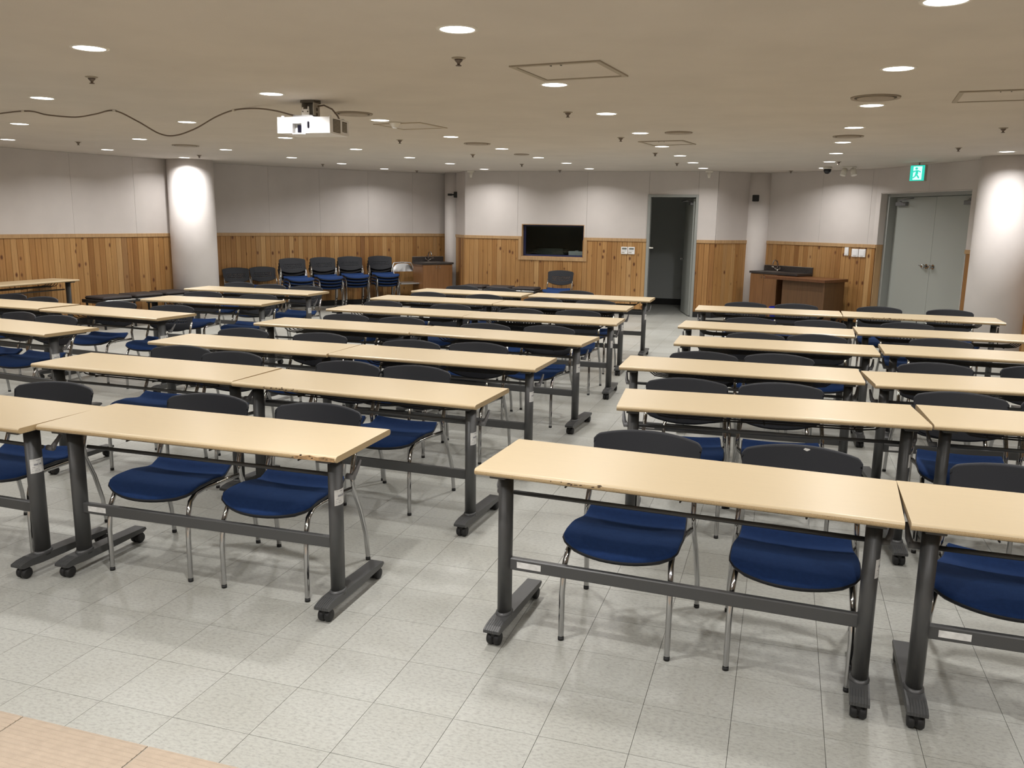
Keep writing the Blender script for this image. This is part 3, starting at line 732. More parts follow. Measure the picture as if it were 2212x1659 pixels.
# ------------------------------------------------------------------ chair model
def make_chair():
    root = thing('stacking_chair', 'x', 'chair')
    # seat pad as a waved, tapering slab
    NX, NY = 12, 14
    def seat_pt(i, j, lower):
        v = j/NY; y = -0.305 + 0.425*v
        hw = 0.228 if v > 0.20 else 0.228*(1-0.24*((0.20-v)/0.20)**2.6)
        hw = hw*(1-0.10*max(0, v-0.5)/0.5)
        u = -1+2*i/NX; x = u*hw
        yy = y + (0.042*abs(u)**2.2*(1-v/0.5) if v < 0.5 else 0)
        z = 0.434 - 0.032*max(0, (0.32-v)/0.32)**1.8 - (0.016*(min(v, 0.84)-0.58)/0.26 if v > 0.58 else 0) + 0.036*max(0, (v-0.84)/0.16)
        z += 0.010*u*u
        if lower:
            z -= 0.012; x *= 0.985
        return (x, yy, z)
    sm = MB()
    up_ = [seat_pt(i, j, False) for j in range(NY+1) for i in range(NX+1)]
    lo = [seat_pt(i, j, True) for j in range(NY+1) for i in range(NX+1)]
    n = len(up_); W1 = NX+1
    fs = [(j*W1+i, j*W1+i+1, (j+1)*W1+i+1, (j+1)*W1+i) for j in range(NY) for i in range(NX)]
    sm.add(up_+lo, fs, 0, True)
    def skirt(a, b): sm.f.append((a, b, b+n, a+n)); sm.m.append(0); sm.sm.append(True)
    for i in range(NX): skirt(i, i+1); skirt(NY*W1+i+1, NY*W1+i)
    for j in range(NY): skirt(j*W1+NX, (j+1)*W1+NX); skirt((j+1)*W1, j*W1)
    seat = sm.build('seat', M_FABRIC, root)
    bmod = seat.modifiers.new('b', 'BEVEL'); bmod.width = 0.006; bmod.segments = 2; bmod.limit_method = 'ANGLE'; bmod.angle_limit = radians(50)
    # plastic shell under the pad
    sh = MB(); lo2 = [(p[0]*1.015, -0.0925+(p[1]+0.0925)*1.012, p[2]-0.0135) for p in up_]; lo3 = [(p[0]*0.97, -0.0925+(p[1]+0.0925)*0.97, p[2]-0.028) for p in up_]
    sh.add(lo2+lo3, fs + [tuple(k_+n for k_ in reversed(f)) for f in fs], 0, True)
    for i in range(NX):
        for a, b in ((i, i+1), (NY*W1+i+1, NY*W1+i)): sh.f.append((a, b, b+n, a+n)); sh.m.append(0); sh.sm.append(True)
    for j in range(NY):
        for a, b in ((j*W1+NX, (j+1)*W1+NX), ((j+1)*W1, j*W1)): sh.f.append((a, b, b+n, a+n)); sh.m.append(0); sh.sm.append(True)
    sh.build('seat_shell', M_PLASTIC, root)
    # backrest: curved plastic shell with three rows of small holes
    NX, NZ = 46, 26
    def bp(i, k, off):
        u = -1+2*i/NX; v = k/NZ
        top = 0.757-0.024*abs(u)**2.2; bot = 0.497+0.052*abs(u)**2.2
        z = bot+(top-bot)*v
        hw = 0.236-0.018*(1-(z-0.495)/0.26)
        if abs(u) > 0.9 and (v > 0.85 or v < 0.15):
            q = (abs(u)-0.9)/0.1; z += (-1 if v > 0.5 else 1)*0.016*q*q
        x = u*hw
        y = 0.222+0.078*((z-0.49)/0.265) - 0.050*u*u + off
        return (x, y, z)
    bk = MB(); W1 = NX+1
    vf = [bp(i, k, 0) for k in range(NZ+1) for i in range(NX+1)]; vb = [bp(i, k, 0.010) for k in range(NZ+1) for i in range(NX+1)]
    n = len(vf); bk.v = vf+vb
    hole = set()
    for r_i, k in enumerate((8, 11, 14)):
        for c_ in range(11):
            if r_i == 2 and c_ in (0, 10): pass
            i = 8+c_*3 - (1 if r_i == 1 else 0)
            if 4 < i < NX-4: hole.add((i, k))
    for k in range(NZ):
        for i in range(NX):
            a, b, c, d = k*W1+i, k*W1+i+1, (k+1)*W1+i+1, (k+1)*W1+i
            if (i, k) in hole:
                for p, q in ((a, b), (b, c), (c, d), (d, a)): bk.f.append((p, p+n, q+n, q)); bk.m.append(0); bk.sm.append(False)
                continue
            bk.f.append((a, b, c, d)); bk.m.append(0); bk.sm.append(True)
            bk.f.append((d+n, c+n, b+n, a+n)); bk.m.append(0); bk.sm.append(True)
    def edge(a, b): bk.f.append((a, b, b+n, a+n)); bk.m.append(0); bk.sm.append(False)
    for i in range(NX): edge(i+1, i); edge(NZ*W1+i, NZ*W1+i+1)
    for k in range(NZ): edge(k*W1, (k+1)*W1); edge((k+1)*W1+NX, k*W1+NX)
    bk.build('backrest', M_PLASTIC, root)
    for s in (-1, 1):
        lg = MB()
        lg.tube([(s*0.213, -0.2525, 0.010), (s*0.213, -0.2525, 0.03), (s*0.213, -0.252, 0.20), (s*0.210, -0.240, 0.31), (s*0.204, -0.212, 0.368), (s*0.200, -0.165, 0.392), (s*0.200, -0.10, 0.396), (s*0.206, 0.05, 0.392), (s*0.222, 0.14, 0.392)], 0.0115, 10)
        lg.tube([(s*0.213, -0.2525, 0.0), (s*0.213, -0.2525, 0.014)], 0.0122, 10, mi=1)
        lg.build('front_leg', [M_CHROME, M_RUBBER], root)
        lg = MB()
        lg.tube([(s*0.250, 0.2525, 0.010), (s*0.2495, 0.2505, 0.03), (s*0.248, 0.236, 0.14), (s*0.240, 0.196, 0.28), (s*0.232, 0.150, 0.39), (s*0.228, 0.145, 0.46), (s*0.224, 0.178, 0.54), (s*0.221, 0.212, 0.60)], 0.0115, 10)
        lg.tube([(s*0.250, 0.2525, 0.0), (s*0.250, 0.2515, 0.014)], 0.0122, 10, mi=1)
        lg.build('rear_leg', [M_CHROME, M_RUBBER], root)
    cb = MB()
    cb.tube([(-0.2, -0.08, 0.388), (0.2, -0.08, 0.388)], 0.009, 8); cb.tube([(-0.21, 0.08, 0.386), (0.21, 0.08, 0.386)], 0.009, 8)
    cb.build('under_bar', M_CHROME, root)
    return root

CHAIRS = {
    'A1': [(-0.34, 0.465), (0.29, 0.465)], 'A0': [(0.20, 0.49)], 'B0': [(-0.232, 0.553), (0.247, 0.475)],
    'B1': [(-0.395, 0.481), (0.069, 0.509)], 'C0': [(-0.385, 0.466), (0.31, 0.465)], 'C1': [(-0.395, 0.38), (0.107, 0.465)],
    'D0': [(-0.206, 0.465), (0.371, 0.465)], 'D1': [(-0.296, 0.36), (0.256, 0.465)], 'E0': [(-0.438, 0.475), (0.356, 0.465)],
    'E1': [(-0.323, 0.373), (0.245, 0.465)], 'F0': [(-0.294, 0.465), (0.426, 0.465)], 'F1': [(-0.323, 0.366), (0.301, 0.36)],
    'G0': [(-0.319, 0.487), (0.267, 0.379)], 'G1': [(-0.265, 0.36)], 'Lb': [(-0.475, 0.465), (0.006, 0.465)],
    'Lc0': [(-0.451, 0.465), (0.118, 0.38)], 'Lc1': [(-0.477, 0.465), (0.272, 0.465)], 'Ld': [(-0.468, 0.531), (0.309, 0.465)],
    'Le': [(-0.795, 0.6), (-0.228, 0.487), (0.316, 0.465)], 'R1a': [(-0.225, 0.465), (0.404, 0.485)], 'R1b': [(-0.292, 0.485)],
    'R2a': [(-0.413, 0.465), (0.107, 0.478)], 'R2b': [(-0.49, 0.484), (0.03, 0.471)], 'R3a': [(-0.251, 0.38), (0.258, 0.465)],
    'R3b': [(-0.254, 0.492), (0.391, 0.542)], 'R4a': [(-0.146, 0.38), (0.338, 0.465)], 'R4b': [(-0.261, 0.494)],
    'R5a': [(-0.159, 0.465), (0.469, 0.529)], 'R5b': [(-0.261, 0.466)], 'R6a': [(-0.24, 0.465), (0.31, 0.522)],
    'R6b': [(-0.344, 0.574), (0.361, 0.586)],
}
ROT = {('A0', 0): 9, ('A1', 0): 2, ('A1', 1): 0, ('R1b', 0): -14, ('Lc1', 1): 14, ('Lc1', 0): 12, ('Lb', 1): 8, ('Ld', 0): 10, ('Ld', 1): 4, ('B0', 0): 5, ('Le', 2): 4, ('R2b', 0): -4, ('R4b', 0): -6}
ORD = {'A': 'first', 'B': 'second', 'C': 'third', 'D': 'fourth', 'E': 'fifth', 'F': 'sixth', 'G': 'rearmost'}
RORD = {'1': 'first', '2': 'second', '3': 'third', '4': 'fourth', '5': 'fifth', '6': 'rearmost'}
def chair_where(key, i, n):
    side = '' if n == 1 else (('left', 'right')[i] if n == 2 else ('left', 'middle', 'right')[i])
    if key[0] == 'R':
        return f"{side or 'single'} chair at {'left' if key[2]=='a' else 'right'} table, {RORD[key[1]]} row of right block"
    if key[0] == 'L':
        nm = {'Lb': 'frontmost table of left block', 'Lc0': 'left table, second row of left block', 'Lc1': 'right table, second row of left block', 'Ld': 'table of third row, left block', 'Le': 'long rearmost table of left block'}[key]
        return f"{side} chair at {nm}"
    return f"{side or 'single'} chair at {'left' if key[1]=='0' else 'right'} table, {ORD[key[0]]} row of middle block"
cproto = make_chair(); first = True
APX = 0.300
CG = 'blue seated chairs tucked under the tables'
for key, lst in CHAIRS.items():
    if key == 'Le': tx, ty, ta = -3.113, 10.753, -0.3143
    else: tx, ty, ta, _ = TABLES[key]
    for i, (u, v) in enumerate(lst):
        dr = radians(ROT.get((key, i), R.uniform(-2.5, 2.5))); a = ta+dr
        ax = tx + u*cos(ta) - v*sin(ta); ay = ty + u*sin(ta) + v*cos(ta)
        x = ax + APX*sin(a); y = ay - APX*cos(a)
        lab = 'blue and black ' + chair_where(key, i, len(lst))
        if key == 'R1a' and i == 1: lab = 'blue chair with white scuffed patch on its black backrest, at the nearest table'
        if first:
            cproto.location = (x, y, 0); cproto.rotation_euler = (0, 0, a); cproto['label'] = lab; cproto['group'] = CG; first = False; c0 = cproto
        else: c0 = dup(cproto, (x, y, 0), a, lab, CG)
        if key == 'R1a' and i == 1:
            m_ = MB(); m_.add([(0.006, 0.2955, 0.741), (0.02, 0.294, 0.736), (0.036, 0.295, 0.739), (0.03, 0.2955, 0.746), (0.012, 0.2962, 0.748)], [(0, 1, 2, 3, 4)])
            m_.build('scuff_mark', M_PAPER, c0, label='white scuff on the backrest')

# chairs by the back walls ------------------------------------------------------
def apex_chair(ax, ay, a, z, lab, grp):
    dup(cproto, (ax+APX*sin(a), ay-APX*cos(a), z), a, lab, grp)
WORDN = ['bottom', 'second from bottom', 'third from bottom', 'top']
STN = ['leftmost', 'second from left', 'third from left', 'rightmost']
for si, (x, y) in enumerate([(-3.88, 14.95), (-3.46, 15.45), (-3.06, 15.93), (-2.56, 16.30)]):
    a = radians([33, 30, 27, 27][si])
    for k_ in range(4):
        fx = 0.028*(k_-3)
        apex_chair(x+fx*sin(a), y-fx*cos(a), a, 0.055*k_, f'blue black chair, {WORDN[k_]} in the {STN[si]} of four wall stacks', 'stacked chairs at the back left wall')
apex_chair(-4.80, 14.72, radians(38), 0, 'black backed chair right next to the thick left pillar, by the pine wall', None)
apex_chair(-4.45, 15.10, radians(36), 0, 'black backed chair between the pillar chair and the stacks', None)
apex_chair(0.856, 15.33, -0.27, 0, 'single blue chair facing the room under the dark window', None)
for o in bpy.data.objects:
    if o.name.startswith('stacking_chair') and ('pillar chair' in o['label'] or 'next to the thick' in o['label'] or 'single blue chair facing' in o['label']):
        if 'group' in o: del o['group']

# folding metal chair -----------------------------------------------------------
fc = thing('folding_chair', 'grey metal folding chair between the stacks and left sink', 'chair', (-2.02, 16.20, 0), radians(28))
m_ = MB()
N1, N2 = 10, 6; vs = []
for k_ in range(N2+1):
    for i in range(N1+1):
        u = -1+2*i/N1; vs.append((u*0.19, 0.20-0.03*u*u+0.04*k_/N2, 0.63+(0.15-0.075*abs(u)**3.5)*k_/N2))
n = len(vs); vs += [(p[0], p[1]+0.004, p[2]) for p in vs]
fs = [(j*(N1+1)+i, j*(N1+1)+i+1, (j+1)*(N1+1)+i+1, (j+1)*(N1+1)+i) for j in range(N2) for i in range(N1)]
m_.add(vs, fs+[tuple(n+q for q in reversed(f)) for f in fs], 0, True); m_.build('back_panel', M_ALU, fc)
m_ = MB(); m_.tube([(-0.23, -0.22, 0.0), (-0.215, 0.0, 0.40), (-0.205, 0.22, 0.72), (-0.17, 0.245, 0.79), (0, 0.25, 0.80), (0.17, 0.245, 0.79), (0.205, 0.22, 0.72), (0.215, 0.0, 0.40), (0.23, -0.22, 0.0)], 0.013, 8); m_.build('front_frame', M_ALU, fc)
m_ = MB(); m_.tube([(-0.22, 0.26, 0.0), (-0.2, 0.0, 0.42)], 0.011, 8); m_.tube([(0.22, 0.26, 0.0), (0.2, 0.0, 0.42)], 0.011, 8); m_.tube([(-0.22, 0.25, 0.06), (0.22, 0.25, 0.06)], 0.008, 8); m_.build('rear_frame', M_ALU, fc)
m_ = MB(); m_.box(-0.195, 0.195, -0.22, 0.16, 0.415, 0.44, bev=0.008); m_.build('seat', M_ALU, fc)

# ------------------------------------------------------------------ cushioned benches
def bench(name, label, p0, ang, L, D, n, hz=0.42):
    """p0 = front left corner, running along ang, depth to the left of it"""
    root = thing(name, label, 'bench', (*p0, 0), ang)
    m_ = MB(); m_.box(0.0, L, 0.03, D, hz-0.05, hz-0.006, bev=0.004); m_.box(0, 0.03, 0.0, D, hz-0.03, hz, bev=0.003); m_.box(L-0.03, L, 0.0, D, hz-0.03, hz, bev=0.003)
    m_.build('seat_frame', M_STEEL2, root)
    w_ = L/n
    for k_ in range(n):
        q = MB(); q.box(k_*w_+0.025, (k_+1)*w_-0.02, 0.0, 0.028, hz-0.022, hz-0.002, bev=0.003); q.build('front_rail', M_ALU, root, label='silver metal front rail')
        q = MB(); q.box(k_*w_+0.03, (k_+1)*w_-0.03, 0.05, D-0.02, hz-0.006, hz+0.045, bev=0.018)
        c = q.build('cushion', M_CUSH, root, label='dark brown seat cushion')
    for k_ in range(n+1):
        xx = min(max(k_*w_, 0.04), L-0.04)
        for yy in (0.06, D-0.06):
            q = MB(); q.tube([(xx, yy, 0), (xx, yy, hz-0.05)], 0.016, 8); q.build('leg', M_STEEL2, root)
    return root
bench('cushion_bench', 'long low bench with three dark brown cushions along the left wall', (-5.80, 12.05), radians(61), 1.62, 0.5, 3)
bench('cushion_bench', 'long low bench with three black cushions under the control window', (-1.0, 15.33), radians(-19.5), 1.46, 0.46, 3)

# ------------------------------------------------------------------ sinks and desk
def faucet(root, x, y, z, d=1):
    m_ = MB(); m_.tube([(x, y, z), (x, y, z+0.03)], 0.024, 12)
    m_.tube([(x, y, z+0.03), (x, y, z+0.13), (x, y-0.02, z+0.175), (x, y-0.07, z+0.19), (x, y-0.12, z+0.175), (x, y-0.135, z+0.12)], 0.012, 10)
    for s in (-1, 1): m_.tube([(x, y, z+0.035), (x+s*0.05, y, z+0.04), (x+s*0.052, y, z+0.06)], 0.012, 8); m_.tube([(x+s*0.052, y, z+0.06), (x+s*0.085*d, y-0.05, z+0.075)], 0.008, 8)
    m_.build('faucet', M_CHROME, root)
def sink(label, p0, ang, Lc, Lt, D, ht):
    root = thing('sink_cabinet', label, 'sink', (*p0, 0), ang)
    m_ = MB(); m_.box(0.02, Lc, 0.03, D-0.002, 0.06, ht-0.035, bev=0.002); m_.build('cabinet_body', M_CAB, root)
    m_ = MB(); m_.box(0.04, Lc-0.02, 0.06, D-0.03, 0.0, 0.06); m_.build('plinth', M_BLACK, root)
    for k_ in range(2):
        w_ = (Lc-0.02)/2
        d_ = MB(); d_.box(0.022+k_*w_, 0.018+(k_+1)*w_, 0.012, 0.028, 0.07, ht-0.04, bev=0.002); dd_ = d_.build('cabinet_door', M_CAB, root)
        hx = 0.02+w_+(-0.035 if k_ == 0 else 0.035)
        h2 = MB(); h2.tube([(hx, 0.012, ht-0.11), (hx, -0.012, ht-0.105), (hx, -0.012, ht-0.075), (hx, 0.012, ht-0.07)], 0.004, 6); h2.build('door_pull', M_CHROME, dd_)
    # worktop with a sunken basin
    t = MB(); bx0, bx1, by0, by1 = 0.12, 0.50, 0.09, D-0.12
    for q in [(0, bx0, 0, D), (bx1, Lt, 0, D), (bx0, bx1, 0, by0), (bx0, bx1, by1, D)]: t.box(q[0], q[1], q[2], q[3], ht-0.034, ht)
    t.build('worktop', M_COUNTER, root)
    b_ = MB(); zz = ht-0.16
    b_.box(bx0, bx1, by0, by1, zz, zz+0.004); b_.box(bx0, bx0+0.004, by0, by1, zz, ht+0.003); b_.box(bx1-0.004, bx1, by0, by1, zz, ht+0.003); b_.box(bx0, bx1, by0, by0+0.004, zz, ht+0.003); b_.box(bx0, bx1, by1-0.004, by1, zz, ht+0.003)
    b_.build('basin', M_ALU, root)
    t = MB(); t.box(0, Lt, D-0.02, D, ht, ht+0.09, bev=0.002); t.build('backsplash', M_COUNTER, root)
    t = MB(); t.box(0, Lt, D-0.024, D+0.001, ht+0.09, ht+0.097); t.build('backsplash_trim', M_ALU, root)
    faucet(root, 0.31, D-0.07, ht)
    return root
sl = sink('wooden sink cabinet left of the slim pillar, by the metal chair', (-1.70, 15.93), radians(32), 0.64, 0.66, 0.44, 0.82)
sr_ = sink('wooden sink cabinet with chrome tap by the right slim pillar', (4.075, 14.84), AR, 0.57, 0.97, 0.425, 0.83)

dk = thing('wooden_desk', 'brown veneered desk in front of the right sink and wall', 'desk', (4.17, 14.19, 0), AR)
DL, DDp, dz = 1.12, 0.62, 0.785
m_ = MB(); m_.box(0, DL, 0, DDp, dz-0.045, dz, bev=0.003); m_.build('desktop', M_DESKW, dk)
m_ = MB(); m_.box(0.27, DL-0.06, 0.10, 0.118, 0.04, dz-0.045); m_.build('modesty_panel', M_DESKP, dk)
m_ = MB(); m_.box(DL-0.06, DL-0.03, 0.05, DDp-0.04, 0, dz-0.045, bev=0.002); m_.build('side_panel', M_DESKP, dk)
m_ = MB(); m_.box(0.27, 0.30, 0.118, DDp-0.04, 0, dz-0.045, bev=0.002); m_.build('side_panel', M_DESKP, dk)
bn = MB(); bn.lathe([(0.0001, 0.0), (0.11, 0.0), (0.14, 0.26), (0.148, 0.26), (0.148, 0.275), (0.135, 0.275), (0.105, 0.012), (0.0001, 0.012)], 20)
o = bn.build('waste_bin', M_BLUEP, loc=(4.41, 14.18, 0.0)); tag(o, 'blue plastic bin on the floor under left end of the wooden desk', 'bin')

# ------------------------------------------------------------------ wall fittings
def plate(name, pts, s, z, w_, h2, label, cat, group=None, mat=M_WHITE, d=0.018, extra=None):
    a, t, no, an = frame_of(pts)
    root = thing(name, label, cat, on(pts, s, 0, z), an, group)
    m_ = MB(); m_.box(-w_/2, w_/2, -d-0.011, -0.011, -h2/2, h2/2, bev=0.003); m_.build('housing', mat, root)
    if extra: extra(root, w_, h2, d+0.011)
    return root
def thermo(root, w_, h2, d):
    m_ = MB(); m_.box(-w_*0.36, w_*0.36, -d-0.001, -d+0.001, h2*0.12, h2*0.38); m_.build('display', M_SCREEN, root)
    m_ = MB()
    for q in range(3): m_.box(-w_*0.36+q*w_*0.25, -w_*0.36+q*w_*0.25+w_*0.17, -d-0.002, -d+0.001, -h2*0.1, -h2*0.02)
    m_.box(-w_*0.4, w_*0.05, -d-0.002, -d+0.001, -h2*0.36, -h2*0.2); m_.build('button', M_GREYP, root)
def rocker(root, w_, h2, d):
    m_ = MB(); m_.box(-w_*0.36, w_*0.36, -d-0.004, -d+0.001, -h2*0.3, h2*0.36, bev=0.002); m_.build('rocker', M_WHITE, root)
    m_ = MB(); m_.box(-w_*0.2, w_*0.2, -d-0.001, -d+0.001, -h2*0.42, -h2*0.38); m_.build('indicator_strip', M_GREYP, root)
plate('wall_thermostat', CEN, 2.97, 1.13, 0.115, 0.125, 'left of two white wall controllers left of the doorway', 'controller', extra=thermo)
plate('wall_thermostat', CEN, 3.095, 1.13, 0.115, 0.125, 'right of two white wall controllers, nearer the doorway', 'controller', extra=thermo)
SO = 0.24
plate('light_switch', RIGHT, 1.55+SO, 1.215, 0.07, 0.13, 'narrow white switch on the right pine wall', 'switch', extra=rocker)
plate('light_switch', RIGHT, 1.70+SO, 1.20, 0.115, 0.125, 'left half of the double white switch by the double door', 'switch', extra=rocker)
plate('light_switch', RIGHT, 1.825+SO, 1.20, 0.115, 0.125, 'right half of the double white switch by the double door', 'switch', extra=rocker)

# exit sign
ex = thing('exit_sign', 'green lit running man exit sign hanging above the double door', 'sign', (5.50, 12.0, 2.24), radians(-50)); ex.scale = (1.22, 1, 1)
m_ = MB(); m_.box(-0.085, 0.085, -0.0, 0.07, 0, 0.215, bev=0.004); m_.build('sign_case', M_GREYP, ex)
m_ = MB(); m_.box(-0.08, 0.08, -0.005, 0.0, 0.005, 0.21); m_.build('sign_panel', M_GREEN, ex)
m_ = MB()
def quad(pts_): m_.prism(pts_, -0.0065, -0.0045, axis='y')
quad([(-0.045, 0.02), (0.052, 0.02), (0.052, 0.195), (-0.045, 0.195)]); m_.build('doorway_symbol', M_EXITW, ex)
m_ = MB()
def quad(pts_): m_.prism(pts_, -0.0085, -0.0062, axis='y')
quad([(-0.01+0.016*cos(a), 0.168+0.016*sin(a)) for a in [2*pi*q/10 for q in range(10)]])
quad([(-0.02, 0.095), (0.01, 0.09), (0.014, 0.145), (-0.014, 0.148)])
quad([(-0.02, 0.10), (0.0, 0.095), (0.03, 0.05), (0.02, 0.03), (0.005, 0.055)])
quad([(-0.02, 0.10), (-0.002, 0.098), (-0.012, 0.06), (-0.04, 0.035), (-0.05, 0.045), (-0.026, 0.068)])
quad([(-0.014, 0.146), (-0.01, 0.132), (-0.04, 0.115), (-0.055, 0.13), (-0.046, 0.135)])
quad([(0.012, 0.145), (0.012, 0.13), (0.035, 0.112), (0.045, 0.125)])
m_.build('running_man_symbol', M_GREEN, ex)
m_ = MB(); m_.tube([(0.0, 0.04, 0.215), (0.0, 0.04, 0.25)], 0.008, 8); m_.build('hanger', M_GREYP, ex)

# black cameras on the slim pillars
def boxcam(loc, rz, label, arm):
    root = thing('wall_camera', label, 'camera', loc, rz)
    m_ = MB(); m_.box(-0.055, 0.055, -0.11, -0.045, -0.055, 0.055, bev=0.008); m_.build('housing', M_BLACK, root)
    m_ = MB(); m_.tube([(0, -0.045, 0), (0, 0.012, 0)], 0.014, 8)
    if arm: m_.tube([(-0.05, -0.07, 0), (-0.09, -0.06, 0)], 0.012, 8); m_.box(-0.17, -0.09, -0.075, -0.045, -0.02, 0.02, bev=0.003)
    m_.build('bracket', M_BLACK, root)
boxcam((-1.11, 16.86-0.225, 2.08), 0.05, 'small black box camera with side arm on the slim left pillar', True)
boxcam((4.16, 15.27-0.19, 2.06), -0.2, 'small black box camera on the slim right pillar', False)

# white stub fittings hanging at the ceiling edge
def stub(x, y, label):
    root = thing('ceiling_stub', label, 'fitting', (x, y, H), AC)
    m_ = MB(); m_.box(-0.06, 0.06, -0.04, 0.04, -0.03, 0, bev=0.004); m_.build('base_plate', M_IVORY, root)
    m_ = MB(); m_.tube([(0, 0, -0.03), (0.0, -0.005, -0.08), (0.0, -0.01, -0.12)], [0.03, 0.028, 0.018], 12); m_.build('stub_body', M_IVORY, root)
stub(-0.80, 15.85, 'white stub fitting on the ceiling edge near the left slim pillar')
stub(3.25, 14.68, 'white stub fitting on the ceiling edge right of the doorway')

# twin spot emergency light and dome camera
sp_ = thing('emergency_spotlight', 'white twin head emergency spotlight on ceiling, beside dome camera', 'light fitting', (5.0, 13.15, H), radians(-25))
m_ = MB(); m_.box(-0.12, 0.12, -0.04, 0.04, -0.02, 0, bev=0.004); m_.build('base_plate', M_IVORY, sp_)
for s, tlt in ((-1, -0.03), (1, 0.03)):
    m_ = MB(); m_.tube([(s*0.065, 0, -0.02), (s*0.065, -0.01, -0.035)], 0.012, 8); m_.tube([(s*0.065, 0.0, -0.03), (s*0.065+tlt, -0.035, -0.15)], [0.042, 0.05], 16); m_.build('spot_head', M_IVORY, sp_)
sp_.scale = (0.85, 0.85, 0.85)
dm = thing('dome_camera', 'black dome security camera on ceiling, far end of right aisle', 'camera', (4.72, 13.27, H), 0)
m_ = MB(); m_.lathe([(0.06, -0.03), (0.065, -0.02), (0.065, 0.0)], 24); m_.build('camera_base', M_IVORY, dm)
m_ = MB(); m_.lathe([(0.0001, -0.105), (0.03, -0.098), (0.05, -0.075), (0.058, -0.05), (0.058, -0.03)], 24); m_.build('dome_cover', M_LENSB, dm)

# ------------------------------------------------------------------ ceiling fittings
LINES = {
 'rightmost': [(1.614, 3.431), (2.072, 4.872), (2.539, 6.358), (2.98, 7.807), (3.417, 9.218), (3.883, 10.67), (4.327, 12.11), (4.745, 13.50)],
 'second from right': [(-0.27, 4.058), (0.239, 5.622), (0.72, 7.08), (1.207, 8.579), (1.671, 10.064), (2.137, 11.426), (2.572, 12.725), (2.998, 14.002)],
 'third from right': [(-2.209, 4.641), (-1.716, 6.235), (-1.196, 7.793), (-0.681, 9.266), (-0.168, 10.742), (0.317, 12.165), (0.774, 13.261), (1.232, 14.601)],
 'fourth from right': [(-3.544, 6.645), (-3.046, 8.194), (-2.528, 9.674), (-2.025, 11.168), (-1.512, 12.562), (-1.029, 13.806), (-0.539, 15.212)],
 'fifth from right': [(-4.83, 8.6), (-4.329, 10.14), (-3.815, 11.586), (-3.299, 12.951), (-2.819, 14.238), (-2.329, 15.592)],
 'sixth from right': [(-6.044, 10.486), (-5.531, 11.917), (-5.026, 13.326)],
}
FRONT_LAMPS = [(-0.76, 2.5), (0.7, 0.55), (-1.2, 1.0), (-3.2, 1.6), (2.8, 1.4), (2.4, -0.2), (-1.7, -0.5), (-3.7, 0.2)]  # out of view, added to brighten the front floor and tables
OUT = [ (-4.05, 5.1), (-4.5, 3.6), (-5.33, 7.1), (-5.8, 5.6), (-6.5, 8.9), (-7.0, 7.4), (5.687-0.5, 10.091-1.45+0.0), (4.7, 7.2), (4.25, 5.75), (3.8, 4.3), (3.3, 2.9), (-5.0, 2.2)]
NUM = ['nearest', 'second', 'third', 'fourth', 'fifth', 'sixth', 'seventh', 'eighth']
ld = bpy.data.lights.new('downlight_beam', 'AREA'); ld.shape = 'DISK'; ld.size = 0.10; ld.energy = LAMP_W; ld.color = (1.0, 0.975, 0.955); ld.spread = radians(148)
lproto = None
def lamp(x, y, lab, grp):
    global lproto
    if lproto is None:
        lproto = thing('ceiling_downlight', lab, 'light', (x, y, H), 0, grp)
        m_ = MB(); m_.lathe([(0.078, -0.0015), (0.080, -0.006), (0.094, -0.004), (0.096, 0.0)], 32); m_.f.pop(); 
        m_.build('trim_ring', M_IVORY, lproto)
        m_ = MB(); m_.lathe([(0.0001, -0.003), (0.079, -0.003), (0.079, -0.0005)], 32); m_.build('lens', M_LAMP, lproto)
        r = lproto
        lo = bpy.data.objects.new('lamp_beam', ld); COL.objects.link(lo); lo.parent = r; lo.location = (0, 0, -0.008)
    else: r = dup(lproto, (x, y, H), 0, lab, grp)
    return r
for nm, L_ in LINES.items():
    for i, (x, y) in enumerate(L_):
        lamp(x, y, f'round recessed downlight, {NUM[i]} from camera in the {nm} ceiling line', 'round ceiling downlights')
lamp(5.60, 10.05, 'round recessed downlight just in front of the thick right pillar', 'round ceiling downlights')
ld2 = ld.copy(); ld2.energy = FRONT_W
for i, (x, y) in enumerate(FRONT_LAMPS):
    r_ = lamp(x, y, 'unseen downlight added behind the picture to light the front of the room', 'unseen downlights added for the front of the room')
    for c in r_.children:
        if c.type == 'LIGHT': c.data = ld2
for i, (x, y) in enumerate(OUT):
    lo = lamp(x, y, 'round recessed downlight outside the picture, over the side or front of room', 'downlights outside the picture')
    if not any(abs(x-a) < 0.01 and abs(y-b) < 0.01 for a, b in ()): pass

